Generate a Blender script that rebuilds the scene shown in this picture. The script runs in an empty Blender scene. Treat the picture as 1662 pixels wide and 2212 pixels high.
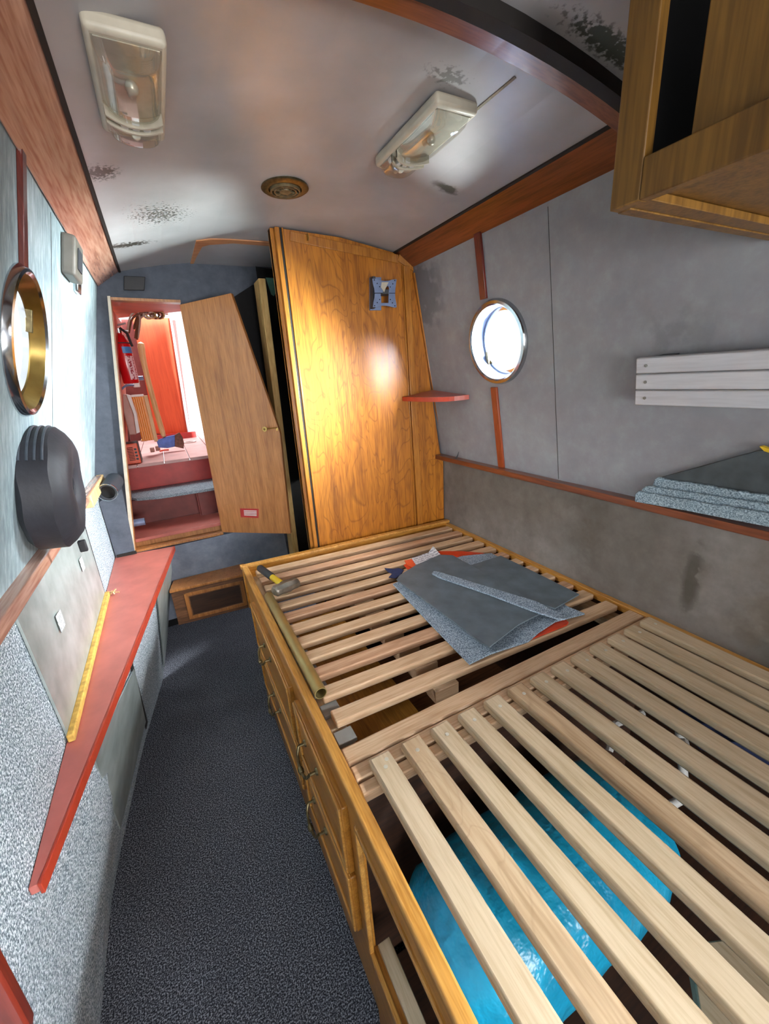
import bpy, bmesh, math, random
from mathutils import Vector, Matrix
random.seed(7)
S = bpy.context.scene
COL = S.collection
# ------------------------------------------------------------------ camera
YAW, PITCH, ROLL, FPX, CH = math.radians(26.797), math.radians(-18.375), math.radians(-3.701), 882.04, 1.6
cy, sy, cp, sp = math.cos(YAW), math.sin(YAW), math.cos(PITCH), math.sin(PITCH)
FW = Vector((sy*cp, cy*cp, sp)); R0 = Vector((cy, -sy, 0)); U0 = R0.cross(FW)
RT = R0*math.cos(ROLL) + U0*math.sin(ROLL); UP = -R0*math.sin(ROLL) + U0*math.cos(ROLL)
CP = Vector((0, 0, CH))
cd = bpy.data.cameras.new('camera'); cam = bpy.data.objects.new('camera', cd); COL.objects.link(cam)
cd.sensor_fit = 'HORIZONTAL'; cd.sensor_width = 36; cd.lens = 36*FPX/1662; cd.clip_start = .02
M = Matrix((RT, UP, -FW)).transposed().to_4x4(); M.translation = CP; cam.matrix_world = M
S.camera = cam

def P(px, py, x=None, y=None, z=None, pl=None):
    """where the sight line through a photo pixel meets a real plane of the cabin"""
    d = FW*FPX + RT*(px-831) - UP*(py-1106)
    if x is not None: t = (x-CP.x)/d.x
    elif y is not None: t = (y-CP.y)/d.y
    elif z is not None: t = (z-CP.z)/d.z
    else: t = (pl[1]-pl[0].dot(CP))/pl[0].dot(d)
    return CP + d*t

# ------------------------------------------------------------------ light
W = bpy.data.worlds.new('world'); S.world = W; W.use_nodes = True
bg = W.node_tree.nodes['Background']; bg.inputs[0].default_value = (.93, .97, 1, 1); bg.inputs[1].default_value = 1.0
S.view_settings.view_transform = 'Standard'; S.view_settings.look = 'None'
S.view_settings.gamma = 1; S.view_settings.use_curve_mapping = False
S.view_settings.exposure = 1.15

def area(name, loc, target, sx, sy_, power, col=(1, 1, 1), spread=180):
    l = bpy.data.lights.new(name, 'AREA'); l.shape = 'RECTANGLE'; l.size = sx; l.size_y = sy_
    l.energy = power; l.color = col; l.spread = math.radians(spread)
    o = bpy.data.objects.new(name, l); COL.objects.link(o); o.location = loc
    d = Vector(target) - Vector(loc); o.rotation_euler = d.to_track_quat('-Z', 'Y').to_euler()
    return o
# daylight outside the portholes and the open stern; added fill behind the camera
area('daylight_right_porthole', (2.3, .85, 1.95), (.9, 1.45, 1.65), 1.2, 1.0, 500, (.9, .98, 1), 90)
area('daylight_right_porthole_sky', (1.95, .45, 2.7), (1.1, 1.4, 1.6), 1.0, 1.3, 150, (1, .98, .95), 110)
area('daylight_left_porthole', (-1.1, 1.25, 2.3), (.6, 1.2, .9), .7, .9, 25, (.96, .98, 1), 110)
area('daylight_right_rear_porthole', (2.2, -1.25, 2.2), (-.3, .5, .7), 1.2, 1.0, 350, (.93, .98, 1), 90)
area('fill_cabin_front', (.45, -2.35, 1.2), (.3, .9, 1.95), 1.5, .9, 42, (1, .985, .96))  # general fill added behind the camera, shining through the back wall opening
area('daylight_stern', (.1, 4.1, 3.3), (0, 3.3, 1.2), 1.2, 1.0, 34, (1, 1, 1))
area('water_glint', (2.0, 1.75, .75), (.8, 1.0, 2.15), .25, .4, 8, (.9, 1, .98), 60)
area('water_glint_low', (1.98, .90, 1.45), (.0, 1.9, 2.10), .4, .05, 14, (.84, 1, .97), 60)

# ------------------------------------------------------------------ materials
def rgb(h):
    v = [int(h[i:i+2], 16)/255 for i in (0, 2, 4)]
    return tuple(c/12.92 if c <= .04045 else ((c+.055)/1.055)**2.4 for c in v) + (1,)

class NT:
    def __init__(s, name):
        s.m = bpy.data.materials.new(name); s.m.use_nodes = True
        s.t = s.m.node_tree; s.b = s.t.nodes['Principled BSDF']
        s.tc = s.t.nodes.new('ShaderNodeTexCoord').outputs['Object']
    def n(s, ty, **kw):
        n = s.t.nodes.new('ShaderNode'+ty)
        for k, v in kw.items(): setattr(n, k, v)
        return n
    def l(s, a, b): s.t.links.new(a, b)
    def mapping(s, sc, rot=(0, 0, 0)):
        m = s.n('Mapping'); m.inputs['Scale'].default_value = sc; m.inputs['Rotation'].default_value = rot
        s.l(s.tc, m.inputs[0]); return m.outputs[0]
    def noise(s, scale, detail=3, vec=None, rough=.5, dist=0):
        n = s.n('TexNoise'); n.inputs['Scale'].default_value = scale; n.inputs['Detail'].default_value = detail
        n.inputs['Roughness'].default_value = rough; n.inputs['Distortion'].default_value = dist
        s.l(vec or s.tc, n.inputs['Vector']); return n.outputs['Fac']
    def ramp(s, fac, stops, interp='LINEAR'):
        r = s.n('ValToRGB'); r.color_ramp.interpolation = interp
        e = r.color_ramp.elements
        while len(e) < len(stops): e.new(.5)
        for i, (p, c) in enumerate(stops):
            e[i].position = p; e[i].color = c if isinstance(c, tuple) else rgb(c)
        s.l(fac, r.inputs[0]); return r.outputs[0]
    def math(s, op, a, b):
        m = s.n('Math', operation=op)
        for i, v in enumerate((a, b)):
            if v is None: continue
            if isinstance(v, (int, float)): m.inputs[i].default_value = v
            else: s.l(v, m.inputs[i])
        return m.outputs[0]
    def mix(s, fac, a, b, blend='MIX'):
        m = s.n('Mix', data_type='RGBA', blend_type=blend)
        for i, v in ((0, fac), (6, a), (7, b)):
            if isinstance(v, (int, float)): m.inputs[i].default_value = v
            elif isinstance(v, tuple): m.inputs[i].default_value = v
            else: s.l(v, m.inputs[i])
        return m.outputs[2]
    def bump(s, h, strength=.3, dist=.002):
        b = s.n('Bump'); b.inputs['Strength'].default_value = strength; b.inputs['Distance'].default_value = dist
        s.l(h, b.inputs['Height']); s.l(b.outputs[0], s.b.inputs['Normal'])
    def stain(s, col, centre, rad, colour, dens=.8, scale=60, thr=.5, stretch=(1, 1, 1)):
        """a patch of mould or dirt with its own shape round a point of the surface"""
        sub = s.n('VectorMath', operation='SUBTRACT'); s.l(s.tc, sub.inputs[0]); sub.inputs[1].default_value = centre
        mu = s.n('VectorMath', operation='MULTIPLY'); s.l(sub.outputs[0], mu.inputs[0]); mu.inputs[1].default_value = stretch
        ln = s.n('VectorMath', operation='LENGTH'); s.l(mu.outputs[0], ln.inputs[0])
        fall = s.n('MapRange'); s.l(ln.outputs['Value'], fall.inputs[0])
        fall.inputs[1].default_value = rad; fall.inputs[2].default_value = rad*.1
        fall.inputs[3].default_value = 0; fall.inputs[4].default_value = 1
        nz = s.noise(scale, 4)
        v = s.math('ADD', s.math('MULTIPLY', nz, .9), s.math('MULTIPLY', fall.outputs[0], .35))
        r = s.n('MapRange'); s.l(v, r.inputs[0]); r.inputs[1].default_value = thr+.15; r.inputs[2].default_value = thr+.27
        f = s.math('MULTIPLY', s.math('MULTIPLY', r.outputs[0], fall.outputs[0]), dens*1.6)
        cl = s.n('Clamp'); s.l(f, cl.inputs[0]); cl.inputs[2].default_value = dens
        return s.mix(cl.outputs[0], col, rgb(colour))
    def out(s, col, rough=.6, metal=0, spec=None, coat=0):
        if isinstance(col, tuple): s.b.inputs['Base Color'].default_value = col
        else: s.l(col, s.b.inputs['Base Color'])
        s.b.inputs['Roughness'].default_value = rough; s.b.inputs['Metallic'].default_value = metal
        if spec is not None: s.b.inputs['Specular IOR Level'].default_value = spec
        if coat: s.b.inputs['Coat Weight'].default_value = coat; s.b.inputs['Coat Roughness'].default_value = .15
        return s.m

def plain(name, h, rough=.5, metal=0, var=.12, scale=25, spec=None, coat=0, bump=0):
    t = NT(name); c = rgb(h)
    d = tuple(v*(1-var) for v in c[:3]) + (1,); u = tuple(min(1, v*(1+var)) for v in c[:3]) + (1,)
    nz = t.noise(scale, 4); col = t.ramp(nz, [(.3, d), (.7, u)])
    if bump: t.bump(t.noise(scale*3, 3), bump)
    return t.out(col, rough, metal, spec, coat)

def wood(name, dark, mid, light, axis='z', across=30, rough=.45, coat=0, figure=0, stains=(), spec=None):
    t = NT(name); k = {'x': (.06, 1, 1), 'y': (1, .06, 1), 'z': (1, 1, .06)}[axis]
    v = t.mapping(tuple(a*across for a in k))
    f = t.noise(1.0, 5, v, .6, .4)
    col = t.ramp(f, [(.28, dark), (.5, mid), (.72, light)])
    v2 = t.mapping(tuple(a*across*7 for a in k))
    fine = t.noise(1.0, 2, v2); col = t.mix(.35, col, t.ramp(fine, [(.35, dark), (.6, light)]), 'MULTIPLY' if 0 else 'MIX')
    if figure:
        kk = {'x': (.28, 1, 1), 'y': (1, .28, 1), 'z': (1, 1, .28)}[axis]
        v3 = t.mapping(tuple(a*7 for a in kk))
        g = t.noise(1.0, 2, v3, .5, .5)
        saw = t.math('FRACT', t.math('MULTIPLY', g, 16), None)
        ln = t.ramp(saw, [(0, rgb('000000')), (.12, rgb('ffffff')), (.9, rgb('ffffff')), (1, rgb('303030'))])
        inv = t.n('Invert'); t.l(ln, inv.inputs['Color'])
        bw = t.n('RGBToBW'); t.l(inv.outputs[0], bw.inputs[0])
        col = t.mix(t.math('MULTIPLY', bw.outputs[0], figure), col, rgb(dark))
    for st in stains: col = t.stain(col, *st)
    t.bump(fine, .08, .001)
    return t.out(col, rough, spec=spec, coat=coat)

def carpet(name, dark, mid, light, scale=330, rough=.95, stains=()):
    t = NT(name); f = t.noise(scale, 2, rough=.7); big = t.noise(9, 3)
    col = t.ramp(f, [(.36, dark), (.5, mid), (.62, light)])
    col = t.mix(t.math('MULTIPLY', big, .3), col, rgb(dark))
    for st in stains: col = t.stain(col, *st)
    t.bump(f, .12, .003)
    return t.out(col, rough, spec=.15)

def text_mat(name, base, ink, rows=9, sc=(1, 1, 1)):
    t = NT(name)
    v = t.mapping(sc); sep = t.n('SeparateXYZ'); t.l(v, sep.inputs[0])
    row = t.math('FRACT', t.math('MULTIPLY', sep.outputs[1], rows), None)
    m = t.math('GREATER_THAN', row, .55)
    nz = t.math('GREATER_THAN', t.noise(140, 0, v), .47)
    return t.out(t.mix(t.math('MULTIPLY', m, nz), rgb(base), rgb(ink)), .6)

def glass(name, tint=(1, 1, 1, 1), gl=.12):
    t = NT(name); tr = t.n('BsdfTransparent'); tr.inputs[0].default_value = tint
    g = t.n('BsdfGlossy'); g.inputs['Roughness'].default_value = .05
    mx = t.n('MixShader'); mx.inputs[0].default_value = gl
    t.l(tr.outputs[0], mx.inputs[1]); t.l(g.outputs[0], mx.inputs[2])
    t.l(mx.outputs[0], t.t.nodes['Material Output'].inputs[0]); return t.m

M = {}
M['floor'] = carpet('floor_carpet', '1d1f25', '484b55', 'a9afbb', 240)
M['wallcarpet_lit'] = carpet('wall_carpet_lit', '55606a', '9ba8b2', 'eef4fa', 210)  # same carpet as the floor; paler colours stand in for its stronger light
def lining(name, a, b, c, stains=(), seam=None, rough=.7, vert=True):
    t = NT(name); v = t.mapping((70, 70, 6) if vert else (20, 20, 20))
    f = t.noise(1, 5, v, .65); big = t.noise(4, 4)
    col = t.mix(.5, t.ramp(f, [(.3, a), (.5, b), (.7, c)]), t.ramp(big, [(.3, a), (.5, b), (.7, c)]))
    for st in stains: col = t.stain(col, *st)
    t.bump(f, .25, .002)
    return t.out(col, rough, spec=.3)
M['lining_left'] = lining('ribbed_grey_lining', '66767c', '93a4aa', 'c9d6da')
M['lining_right'] = lining('smooth_grey_lining', '838288', '8d8c92', '999ea1',
    stains=[((1.16, 1.75, 1.95), .22, '4b4a50', .5, 14, .35), ((1.27, .65, 1.66), .16, '4b4648', .3, 14, .38)], vert=False)
M['lining_low'] = lining('stained_grey_lining', '68625d', '7e7873', '8f8985', vert=False,
    stains=[((1.285, 1.35, 1.12), .5, '4d4436', .4, 7, .30, (1, .7, 1.5)), ((1.285, .75, 1.0), .35, '43392c', .4, 8, .3),
            ((1.285, .55, .97), .13, '3a372c', .6, 30, .34, (1, 4, .8)), ((1.285, .2, .84), .3, '3c3a34', .5, 14, .3), ((1.285, .0, .95), .6, '54401e', .45, 8, .3)])
MOULD = '26291f'
M['ceiling'] = (lambda t: (t.bump(t.noise(300, 2), .06, .001), t.out(
    t.stain(t.stain(t.stain(t.stain(t.stain(t.stain(t.ramp(t.noise(5, 5), [(.3, '9b999a'), (.55, 'a8a5a7'), (.75, 'b3b0b3')]),
        (.0, 2.03, 2.13), .13, MOULD, .95, 90, .46, (.8, 2.4, 1)), (-.02, 1.42, 2.13), .07, MOULD, .95, 110, .46),
        (.12, 1.75, 2.15), .2, MOULD, .8, 120, .56), (.93, 1.25, 2.14), .08, '3b3d33', .9, 20, .4, (1, 2.2, 1)),
        (.86, .665, 2.15), .2, '222a14', .95, 90, .44, (1, 4.5, 1)), (.66, .88, 2.17), .09, '4d4f48', .7, 90, .5, (1, 2, 1)), .28, spec=.45))[1])(NT('painted_grey_ceiling'))
M['mahog'] = wood('varnished_mahogany', '45200f', '70371d', '894a2a', 'y', 22, .3, .4)
M['mahog_glare'] = wood('mahogany_with_glare', '8a5444', 'b07c66', 'd0a590', 'y', 22, .24, .5)  # mahogany paled to stand in for glare on the varnish
M['mahog_x'] = wood('varnished_mahogany_across', '4a2512', '78401f', '90552e', 'x', 22, .32, .4)
M['mahog_z'] = wood('dark_red_mahogany_strip', '3d120c', '5e1c12', '73281a', 'z', 22, .35, .3)
M['redstrip'] = wood('red_brown_strip', '6e2c14', '8f3f1c', 'a34e26', 'z', 22, .4, .3)
M['oak'] = wood('varnished_oak_veneer', '6f3c0c', 'a86416', 'c27c22', 'z', 26, .36, .12, .55,
    stains=[((1.25, 1.79, 1.05), .14, '3a1706', .85, 16, .4), ((1.27, 1.79, .9), .1, '3a1706', .9, 16, .38)])
M['oak_door'] = wood('dull_oak_veneer', '7a4a22', 'a66b36', 'b87c45', 'z', 30, .42, .2, .15)
M['oak_trim'] = wood('oak_moulding', '7c4614', 'a9681f', 'c08230', 'z', 40, .33, .3)
M['oak_y'] = wood('bed_oak_lengthwise', '8f5c1e', 'c08638', 'd6a257', 'y', 40, .4, .2)
M['oak_x'] = wood('bed_oak_crosswise', '8f5816', 'c0802c', 'd29a44', 'x', 40, .4, .2)
M['oak_face'] = wood('bed_oak_face', '835117', 'b07426', 'c0873a', 'y', 40, .42, .2)
M['pine_x'] = wood('pine_slat_crosswise', 'ae8863', 'ceab88', 'dabe9e', 'x', 34, .6)
M['pine_x2'] = wood('pine_slat_reddish', 'a27857', 'c49a79', 'd4ae90', 'x', 34, .6)
M['pine_y'] = wood('pine_slat_lengthwise', 'a38d6c', 'bda789', 'cbb79b', 'y', 34, .62)
M['pine_y2'] = wood('pine_slat_grained', '8f7253', 'b89b78', 'c8b092', 'y', 20, .62, 0, .25)
M['pine_z'] = wood('raw_pine_post', 'a0793e', 'c9a060', 'd9b678', 'z', 34, .6)
M['darkply'] = wood('dark_plywood', '1e1008', '361d0e', '462814', 'x', 20, .7)
M['walnut'] = wood('dark_drawer_box_wood', '3a2416', '66422a', '8a5f40', 'x', 26, .45, .2)
M['redpaint'] = plain('worn_red_paint', 'b8685e', .34, 0, .18, 9, bump=.1)
M['redpaint_edge'] = plain('red_paint_edge', 'a83a24', .4, 0, .15, 20)
M['reddoor'] = wood('red_painted_door', 'b03a14', 'c84a1e', 'd4562a', 'z', 16, .6)
M['redwall'] = plain('orange_red_paint', 'c65f42', .5, 0, .15, 12)
M['deck'] = plain('pink_painted_boards', 'c9a3a0', .5, 0, .15, 10)
M['redriser'] = plain('red_painted_riser', 'a82a26', .45, 0, .2, 14)
M['maroon'] = plain('maroon_painted_wood', '6a2a26', .55, 0, .25, 14)
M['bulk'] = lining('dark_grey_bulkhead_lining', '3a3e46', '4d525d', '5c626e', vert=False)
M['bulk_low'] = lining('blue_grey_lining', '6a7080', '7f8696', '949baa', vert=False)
M['black'] = plain('black_void_and_shade', '0b0a0c', .9)  # flat black, also standing in for shade inside voids
M['alu'] = (lambda t: t.out(t.stain(t.stain(t.ramp(t.noise(12, 5), [(.3, '8d9896'), (.5, 'a4aeac'), (.7, 'b8c0bf')]),
    (-.36, 1.8, 1.05), .2, '8a8058', .7, 9, .38), (-.36, 1.4, 1.1), .12, '86a08c', .6, 14, .4), .3, .35))(NT('bare_scuffed_panel'))
M['foam'] = plain('yellow_foam', 'c9a050', .9, 0, .3, 60, bump=.5)
M['cream'] = plain('cream_plastic', 'bdb5a4', .45, 0, .08, 30)
M['whitep'] = plain('white_plastic', 'd8d8d6', .4, 0, .05, 30)
M['lens'] = glass('clear_lens', (.93, .93, .9, 1), .25)
M['pane'] = glass('porthole_glass', (1, 1, 1, 1), .04)
M['silver'] = plain('silver_reflector', 'c8c4b6', .35, .35, .1, 40)
M['brass'] = plain('brass', 'b89a58', .28, 1, .15, 30)
M['oldbrass'] = plain('aged_brass', '6e6348', .4, .9, .3, 90)
M['dullbrass'] = plain('dull_brass_tube', 'a08f5c', .45, .75, .15, 12)
M['chrome'] = plain('chrome', 'b8bcc0', .15, 1, .05, 30)
M['whitewood'] = wood('white_painted_planks', 'b4b4ba', 'c2c2c8', 'cccdd2', 'y', 30, .55)
M['rubber'] = plain('dark_rubber_backing', '5a666e', .55, 0, .25, 14, bump=.1)
M['rubber_d'] = plain('dark_grey_backing', '434a4e', .6, 0, .3, 22)
M['offcut'] = carpet('grey_carpet_pile', '46525f', '8496a6', 'c9d8e6', 420)
M['offcut_edge'] = carpet('blue_grey_carpet_pile', '5a6a74', '8ea2ae', 'b9cbd6', 260)
M['redplastic'] = plain('red_plastic', 'd0401c', .4, 0, .1, 20)
M['orange'] = plain('orange_plastic', 'e05a34', .4, 0, .08, 20)
M['paper'] = text_mat('printed_paper', 'dfe2e8', '8e93a0', 60)
M['sticker'] = text_mat('printed_sticker', 'dfe2e2', '777c80', 90)
M['navy'] = plain('navy_cloth', '1f2d55', .8, 0, .2, 60)
M['blacknylon'] = plain('black_nylon', '26262d', .55, 0, .25, 30, bump=.3)
M['zip'] = plain('grey_zip', '3b424c', .4, 0, .2, 60)
M['gasblue'] = (lambda t: (t.bump(t.noise(26, 3), .8, .012), t.out(t.ramp(t.noise(6, 3), [(.3, '0c96c4'), (.7, '1cb8e6')]), .28, spec=.6, coat=.3))[1])(NT('blue_foam_lagging'))
M['steel'] = plain('steel', '8b8a86', .35, .85, .25, 30)
M['rusty'] = plain('worn_hammer_head', '8c867c', .4, .7, .3, 25)
M['yellow'] = plain('yellow_plastic', 'd8b41e', .45)
M['blackrub'] = plain('black_rubber', '242428', .55)
M['extred'] = plain('extinguisher_red', 'c8101a', .25, 0, .03, coat=.5)
M['labelw'] = text_mat('extinguisher_label', 'e8c8ce', 'a03040', 60)
M['labelb'] = plain('blue_label', '4a8ccc', .4)
M['ash'] = wood('pale_axe_handle', 'a5804e', 'cfae78', 'e0c698', 'z', 30, .5)
M['axeblue'] = plain('blue_painted_steel', '3a55a0', .45, .2, .3, 30)
M['axerust'] = plain('rusty_steel', '6c4c40', .6, .4, .3, 60)
M['invyellow'] = plain('orange_yellow_metal', 'e08a10', .4, 0, .06)
M['grey'] = plain('grey_plastic', '8f8f8c', .5)
M['boxgrey'] = plain('brownish_grey_housing', '6d6861', .5)
M['oak_shaded'] = wood('oak_with_shade', '4a2f0c', '74501a', '8a6226', 'z', 20, .5, .15)  # oak darkened: the shade on the cupboard is put into its colour
M['pinkgrey'] = plain('pinkish_grey_casing', 'b08478', .45)
M['darkgrey'] = plain('dark_grey_plastic', '3b3e44', .55)
M['bluegrey'] = plain('blue_grey_metal', '7686a8', .4, .3)
M['blue'] = plain('blue_plastic', '2c5ca8', .45)
M['hose'] = plain('ribbed_black_hose', '33363c', .45)
M['wire'] = plain('pale_cable', 'b9a598', .5)
M['wired'] = plain('brown_cable', '6a4632', .5)
M['green'] = plain('pale_green_sheet', '5e8f80', .6)
M['knot'] = plain('grey_block_wood', '8f7468', .7)
M['ventb'] = plain('tarnished_vent', '6e6046', .5, .3, .35, 60)
M['exposed'] = wood('exposed_orange_ply', 'a05f3c', 'c98a5c', 'd69a6c', 'x', 20, .6)
M['ceildark'] = plain('dark_grey_ceiling_patch', '9c989c', .5, 0, .12, 6)
M['black2'] = plain('black_edge', '17110e', .7)

# ------------------------------------------------------------------ mesh helpers
def V(*a): return Vector(a)
def bx(bm, x0, y0, z0, x1, y1, z1):
    v = [bm.verts.new((x, y, z)) for z in (z0, z1) for (x, y) in ((x0, y0), (x1, y0), (x1, y1), (x0, y1))]
    for f in ((3, 2, 1, 0), (4, 5, 6, 7), (0, 1, 5, 4), (1, 2, 6, 5), (2, 3, 7, 6), (3, 0, 4, 7)):
        bm.faces.new([v[i] for i in f])
def prism(bm, pts, off):
    """polygon pts pushed along off (a vector, or one vector per point)"""
    offs = off if isinstance(off, list) else [Vector(off)]*len(pts)
    a = [bm.verts.new(p) for p in pts]; b = [bm.verts.new(Vector(p)+o) for p, o in zip(pts, offs)]
    fs = [bm.faces.new(a[::-1]), bm.faces.new(b)]
    n = len(pts)
    for i in range(n): fs.append(bm.faces.new((a[i], a[(i+1) % n], b[(i+1) % n], b[i])))
    return fs
def beam(bm, a, b, w, h, up=(0, 0, 1)):
    """bar of width w and height h from a to b"""
    a, b = Vector(a), Vector(b); d = (b-a).normalized(); up = Vector(up)
    s = d.cross(up).normalized(); u = s.cross(d).normalized()
    q = [a-s*w/2-u*h/2, a+s*w/2-u*h/2, a+s*w/2+u*h/2, a-s*w/2+u*h/2]
    prism(bm, q, b-a)
def tube(bm, pts, r, n=10, cap=True):
    pts = [Vector(p) for p in pts]; rings = []
    prev = None
    for i, p in enumerate(pts):
        d = (pts[min(i+1, len(pts)-1)]-pts[max(i-1, 0)]).normalized()
        if prev is None:
            ref = Vector((0, 0, 1)) if abs(d.z) < .9 else Vector((1, 0, 0)); s = d.cross(ref).normalized()
        else: s = (prev - d*prev.dot(d)).normalized()
        prev = s; u = d.cross(s)
        rr = r[i] if isinstance(r, (list, tuple)) else r
        rings.append([bm.verts.new(p + s*math.cos(2*math.pi*k/n)*rr + u*math.sin(2*math.pi*k/n)*rr) for k in range(n)])
    for a, b in zip(rings, rings[1:]):
        for k in range(n): bm.faces.new((a[k], a[(k+1) % n], b[(k+1) % n], b[k]))
    if cap: bm.faces.new(rings[0][::-1]); bm.faces.new(rings[-1])
def frame_of(axis):
    a = Vector(axis).normalized(); ref = Vector((0, 0, 1)) if abs(a.z) < .9 else Vector((1, 0, 0))
    s = a.cross(ref).normalized(); return a, s, a.cross(s)
def lathe(bm, prof, org, axis, n=40, closed=False):
    """prof: (radius, height along axis)"""
    a, s, u = frame_of(axis); org = Vector(org); rings = []
    for r, h in prof:
        if r < 1e-6: rings.append([bm.verts.new(org+a*h)])
        else: rings.append([bm.verts.new(org+a*h+s*math.cos(2*math.pi*k/n)*r+u*math.sin(2*math.pi*k/n)*r) for k in range(n)])
    prs = list(zip(rings, rings[1:])) + ([(rings[-1], rings[0])] if closed else [])
    for p, q in prs:
        for k in range(n):
            j = (k+1) % n
            if len(p) == 1 and len(q) == 1: continue
            if len(p) == 1: bm.faces.new((p[0], q[j], q[k]))
            elif len(q) == 1: bm.faces.new((p[k], p[j], q[0]))
            else: bm.faces.new((p[k], p[j], q[j], q[k]))
def loops_fill(bm, loops, off):
    """flat face bounded by loops (first outer, others holes), given thickness"""
    es = []
    for lp in loops:
        v = [bm.verts.new(p) for p in lp]
        es += [bm.edges.new((v[i], v[(i+1) % len(v)])) for i in range(len(v))]
    r = bmesh.ops.triangle_fill(bm, use_beauty=True, use_dissolve=False, edges=es)
    fs = [g for g in r['geom'] if isinstance(g, bmesh.types.BMFace)]
    if off is not None:
        e = bmesh.ops.extrude_face_region(bm, geom=fs, use_keep_orig=True)
        bmesh.ops.translate(bm, vec=Vector(off), verts=[g for g in e['geom'] if isinstance(g, bmesh.types.BMVert)])
def new(): return bmesh.new()
def obj(name, bm, mat, parent=None, bevel=0, smooth=False, seg=2, recentre=True, sub=0):
    bmesh.ops.recalc_face_normals(bm, faces=bm.faces)
    me = bpy.data.meshes.new(name); o = bpy.data.objects.new(name, me); COL.objects.link(o)
    if parent is not None:
        base = world_loc(parent)
        o.parent = parent; bmesh.ops.translate(bm, vec=-base, verts=bm.verts)
    elif recentre and bm.verts:
        xs = [v.co for v in bm.verts]
        c = Vector(((min(v.x for v in xs)+max(v.x for v in xs))/2, (min(v.y for v in xs)+max(v.y for v in xs))/2, min(v.z for v in xs)))
        bmesh.ops.translate(bm, vec=-c, verts=bm.verts); o.location = c
    bm.to_mesh(me); bm.free()
    me.materials.append(mat if not isinstance(mat, str) else M[mat])
    if smooth:
        for p in me.polygons: p.use_smooth = True
    if bevel:
        b = o.modifiers.new('bevel', 'BEVEL'); b.width = bevel; b.segments = seg; b.limit_method = 'ANGLE'; b.angle_limit = math.radians(40)
    if sub:
        s_ = o.modifiers.new('sub', 'SUBSURF'); s_.levels = sub; s_.render_levels = sub
    if smooth or bevel:
        try:
            for p in me.polygons: p.use_smooth = True
            me.set_sharp_from_angle(angle=math.radians(38))
        except Exception: pass
    return o
def world_loc(o):
    l = Vector((0, 0, 0))
    while o is not None: l += o.location; o = o.parent
    return l
def tag(o, label, cat, group=None, kind=None):
    o['label'] = label; o['category'] = cat
    if group: o['group'] = group
    if kind: o['kind'] = kind
    return o
def thing(name, loc, label, cat, group=None):
    o = bpy.data.objects.new(name, None); COL.objects.link(o); o.location = loc; o.empty_display_size = .05
    return tag(o, label, cat, group)
def struct(name, bm, mat, label=None, **kw):
    o = obj(name, bm, mat, recentre=False, **kw); o['kind'] = 'structure'
    if label: o['label'] = label
    return o
def box_obj(name, b, mat, parent=None, bevel=.002, **kw):
    bm = new(); bx(bm, *b); return obj(name, bm, mat, parent, bevel, **kw)
def copy_tree(o, loc):
    r = o.copy(); COL.objects.link(r); r.location = loc
    for ch in list(o.children):
        c = ch.copy(); COL.objects.link(c); c.parent = r
        for g in ch.children:
            d = g.copy(); COL.objects.link(d); d.parent = c
    return r

# ------------------------------------------------------------------ setting
Y0, YB = -2.0, 2.40          # cabin behind the camera .. stern bulkhead
WR = (V(.158, 0, 1).cross(V(0, 1, 0)).normalized())
def line_plane(x0, z0, x1, z1, off=0):
    d = V(x1-x0, 0, z1-z0).normalized(); n = V(d.z, 0, -d.x)
    return (n, n.dot(V(x0, 0, z0))+off)
LW = (-.36, 1.227, -.145, 2.085)      # left upper lining: x,z bottom -> x,z top
RW = (1.272, 1.185, 1.130, 2.085)
def plL(off=0): return line_plane(*LW, off=off)       # off>0 moves into the cabin
def plR(off=0): return line_plane(*RW, off=-off)
nL = plL()[0]; nR = -plR()[0]
def xL(z): return LW[0]+(z-LW[1])/(LW[3]-LW[1])*(LW[2]-LW[0])
def xR(z): return RW[0]+(z-RW[1])/(RW[3]-RW[1])*(RW[2]-RW[0])
def ceil_z(x): return 2.185-.21*(x-.5)**2

# floor
bm = new()
n_ = 2
pts = [(-.5, Y0), (1.3, Y0), (1.3, 3.0), (-.5, 3.0)]
prism(bm, [V(x, y, -.03) for x, y in pts], V(0, 0, .03)); struct('floor', bm, 'floor', 'dark blue-grey speckled carpet floor')
# ceiling, gently arched
bm = new(); N = 16; rows = []
for i in range(N+1):
    x = -.25 + 1.5*i/N; z = ceil_z(x)
    rows.append([bm.verts.new((x, Y0, z)), bm.verts.new((x, YB+.05, z)), bm.verts.new((x, YB+.05, z+.03)), bm.verts.new((x, Y0, z+.03))])
for a, b in zip(rows, rows[1:]):
    for k in range(4): bm.faces.new((a[k], b[k], b[(k+1) % 4], a[(k+1) % 4]))
bm.faces.new(rows[0]); bm.faces.new(rows[-1][::-1])
struct('ceiling', bm, 'ceiling', 'grey painted arched ceiling with mould spots')

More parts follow.
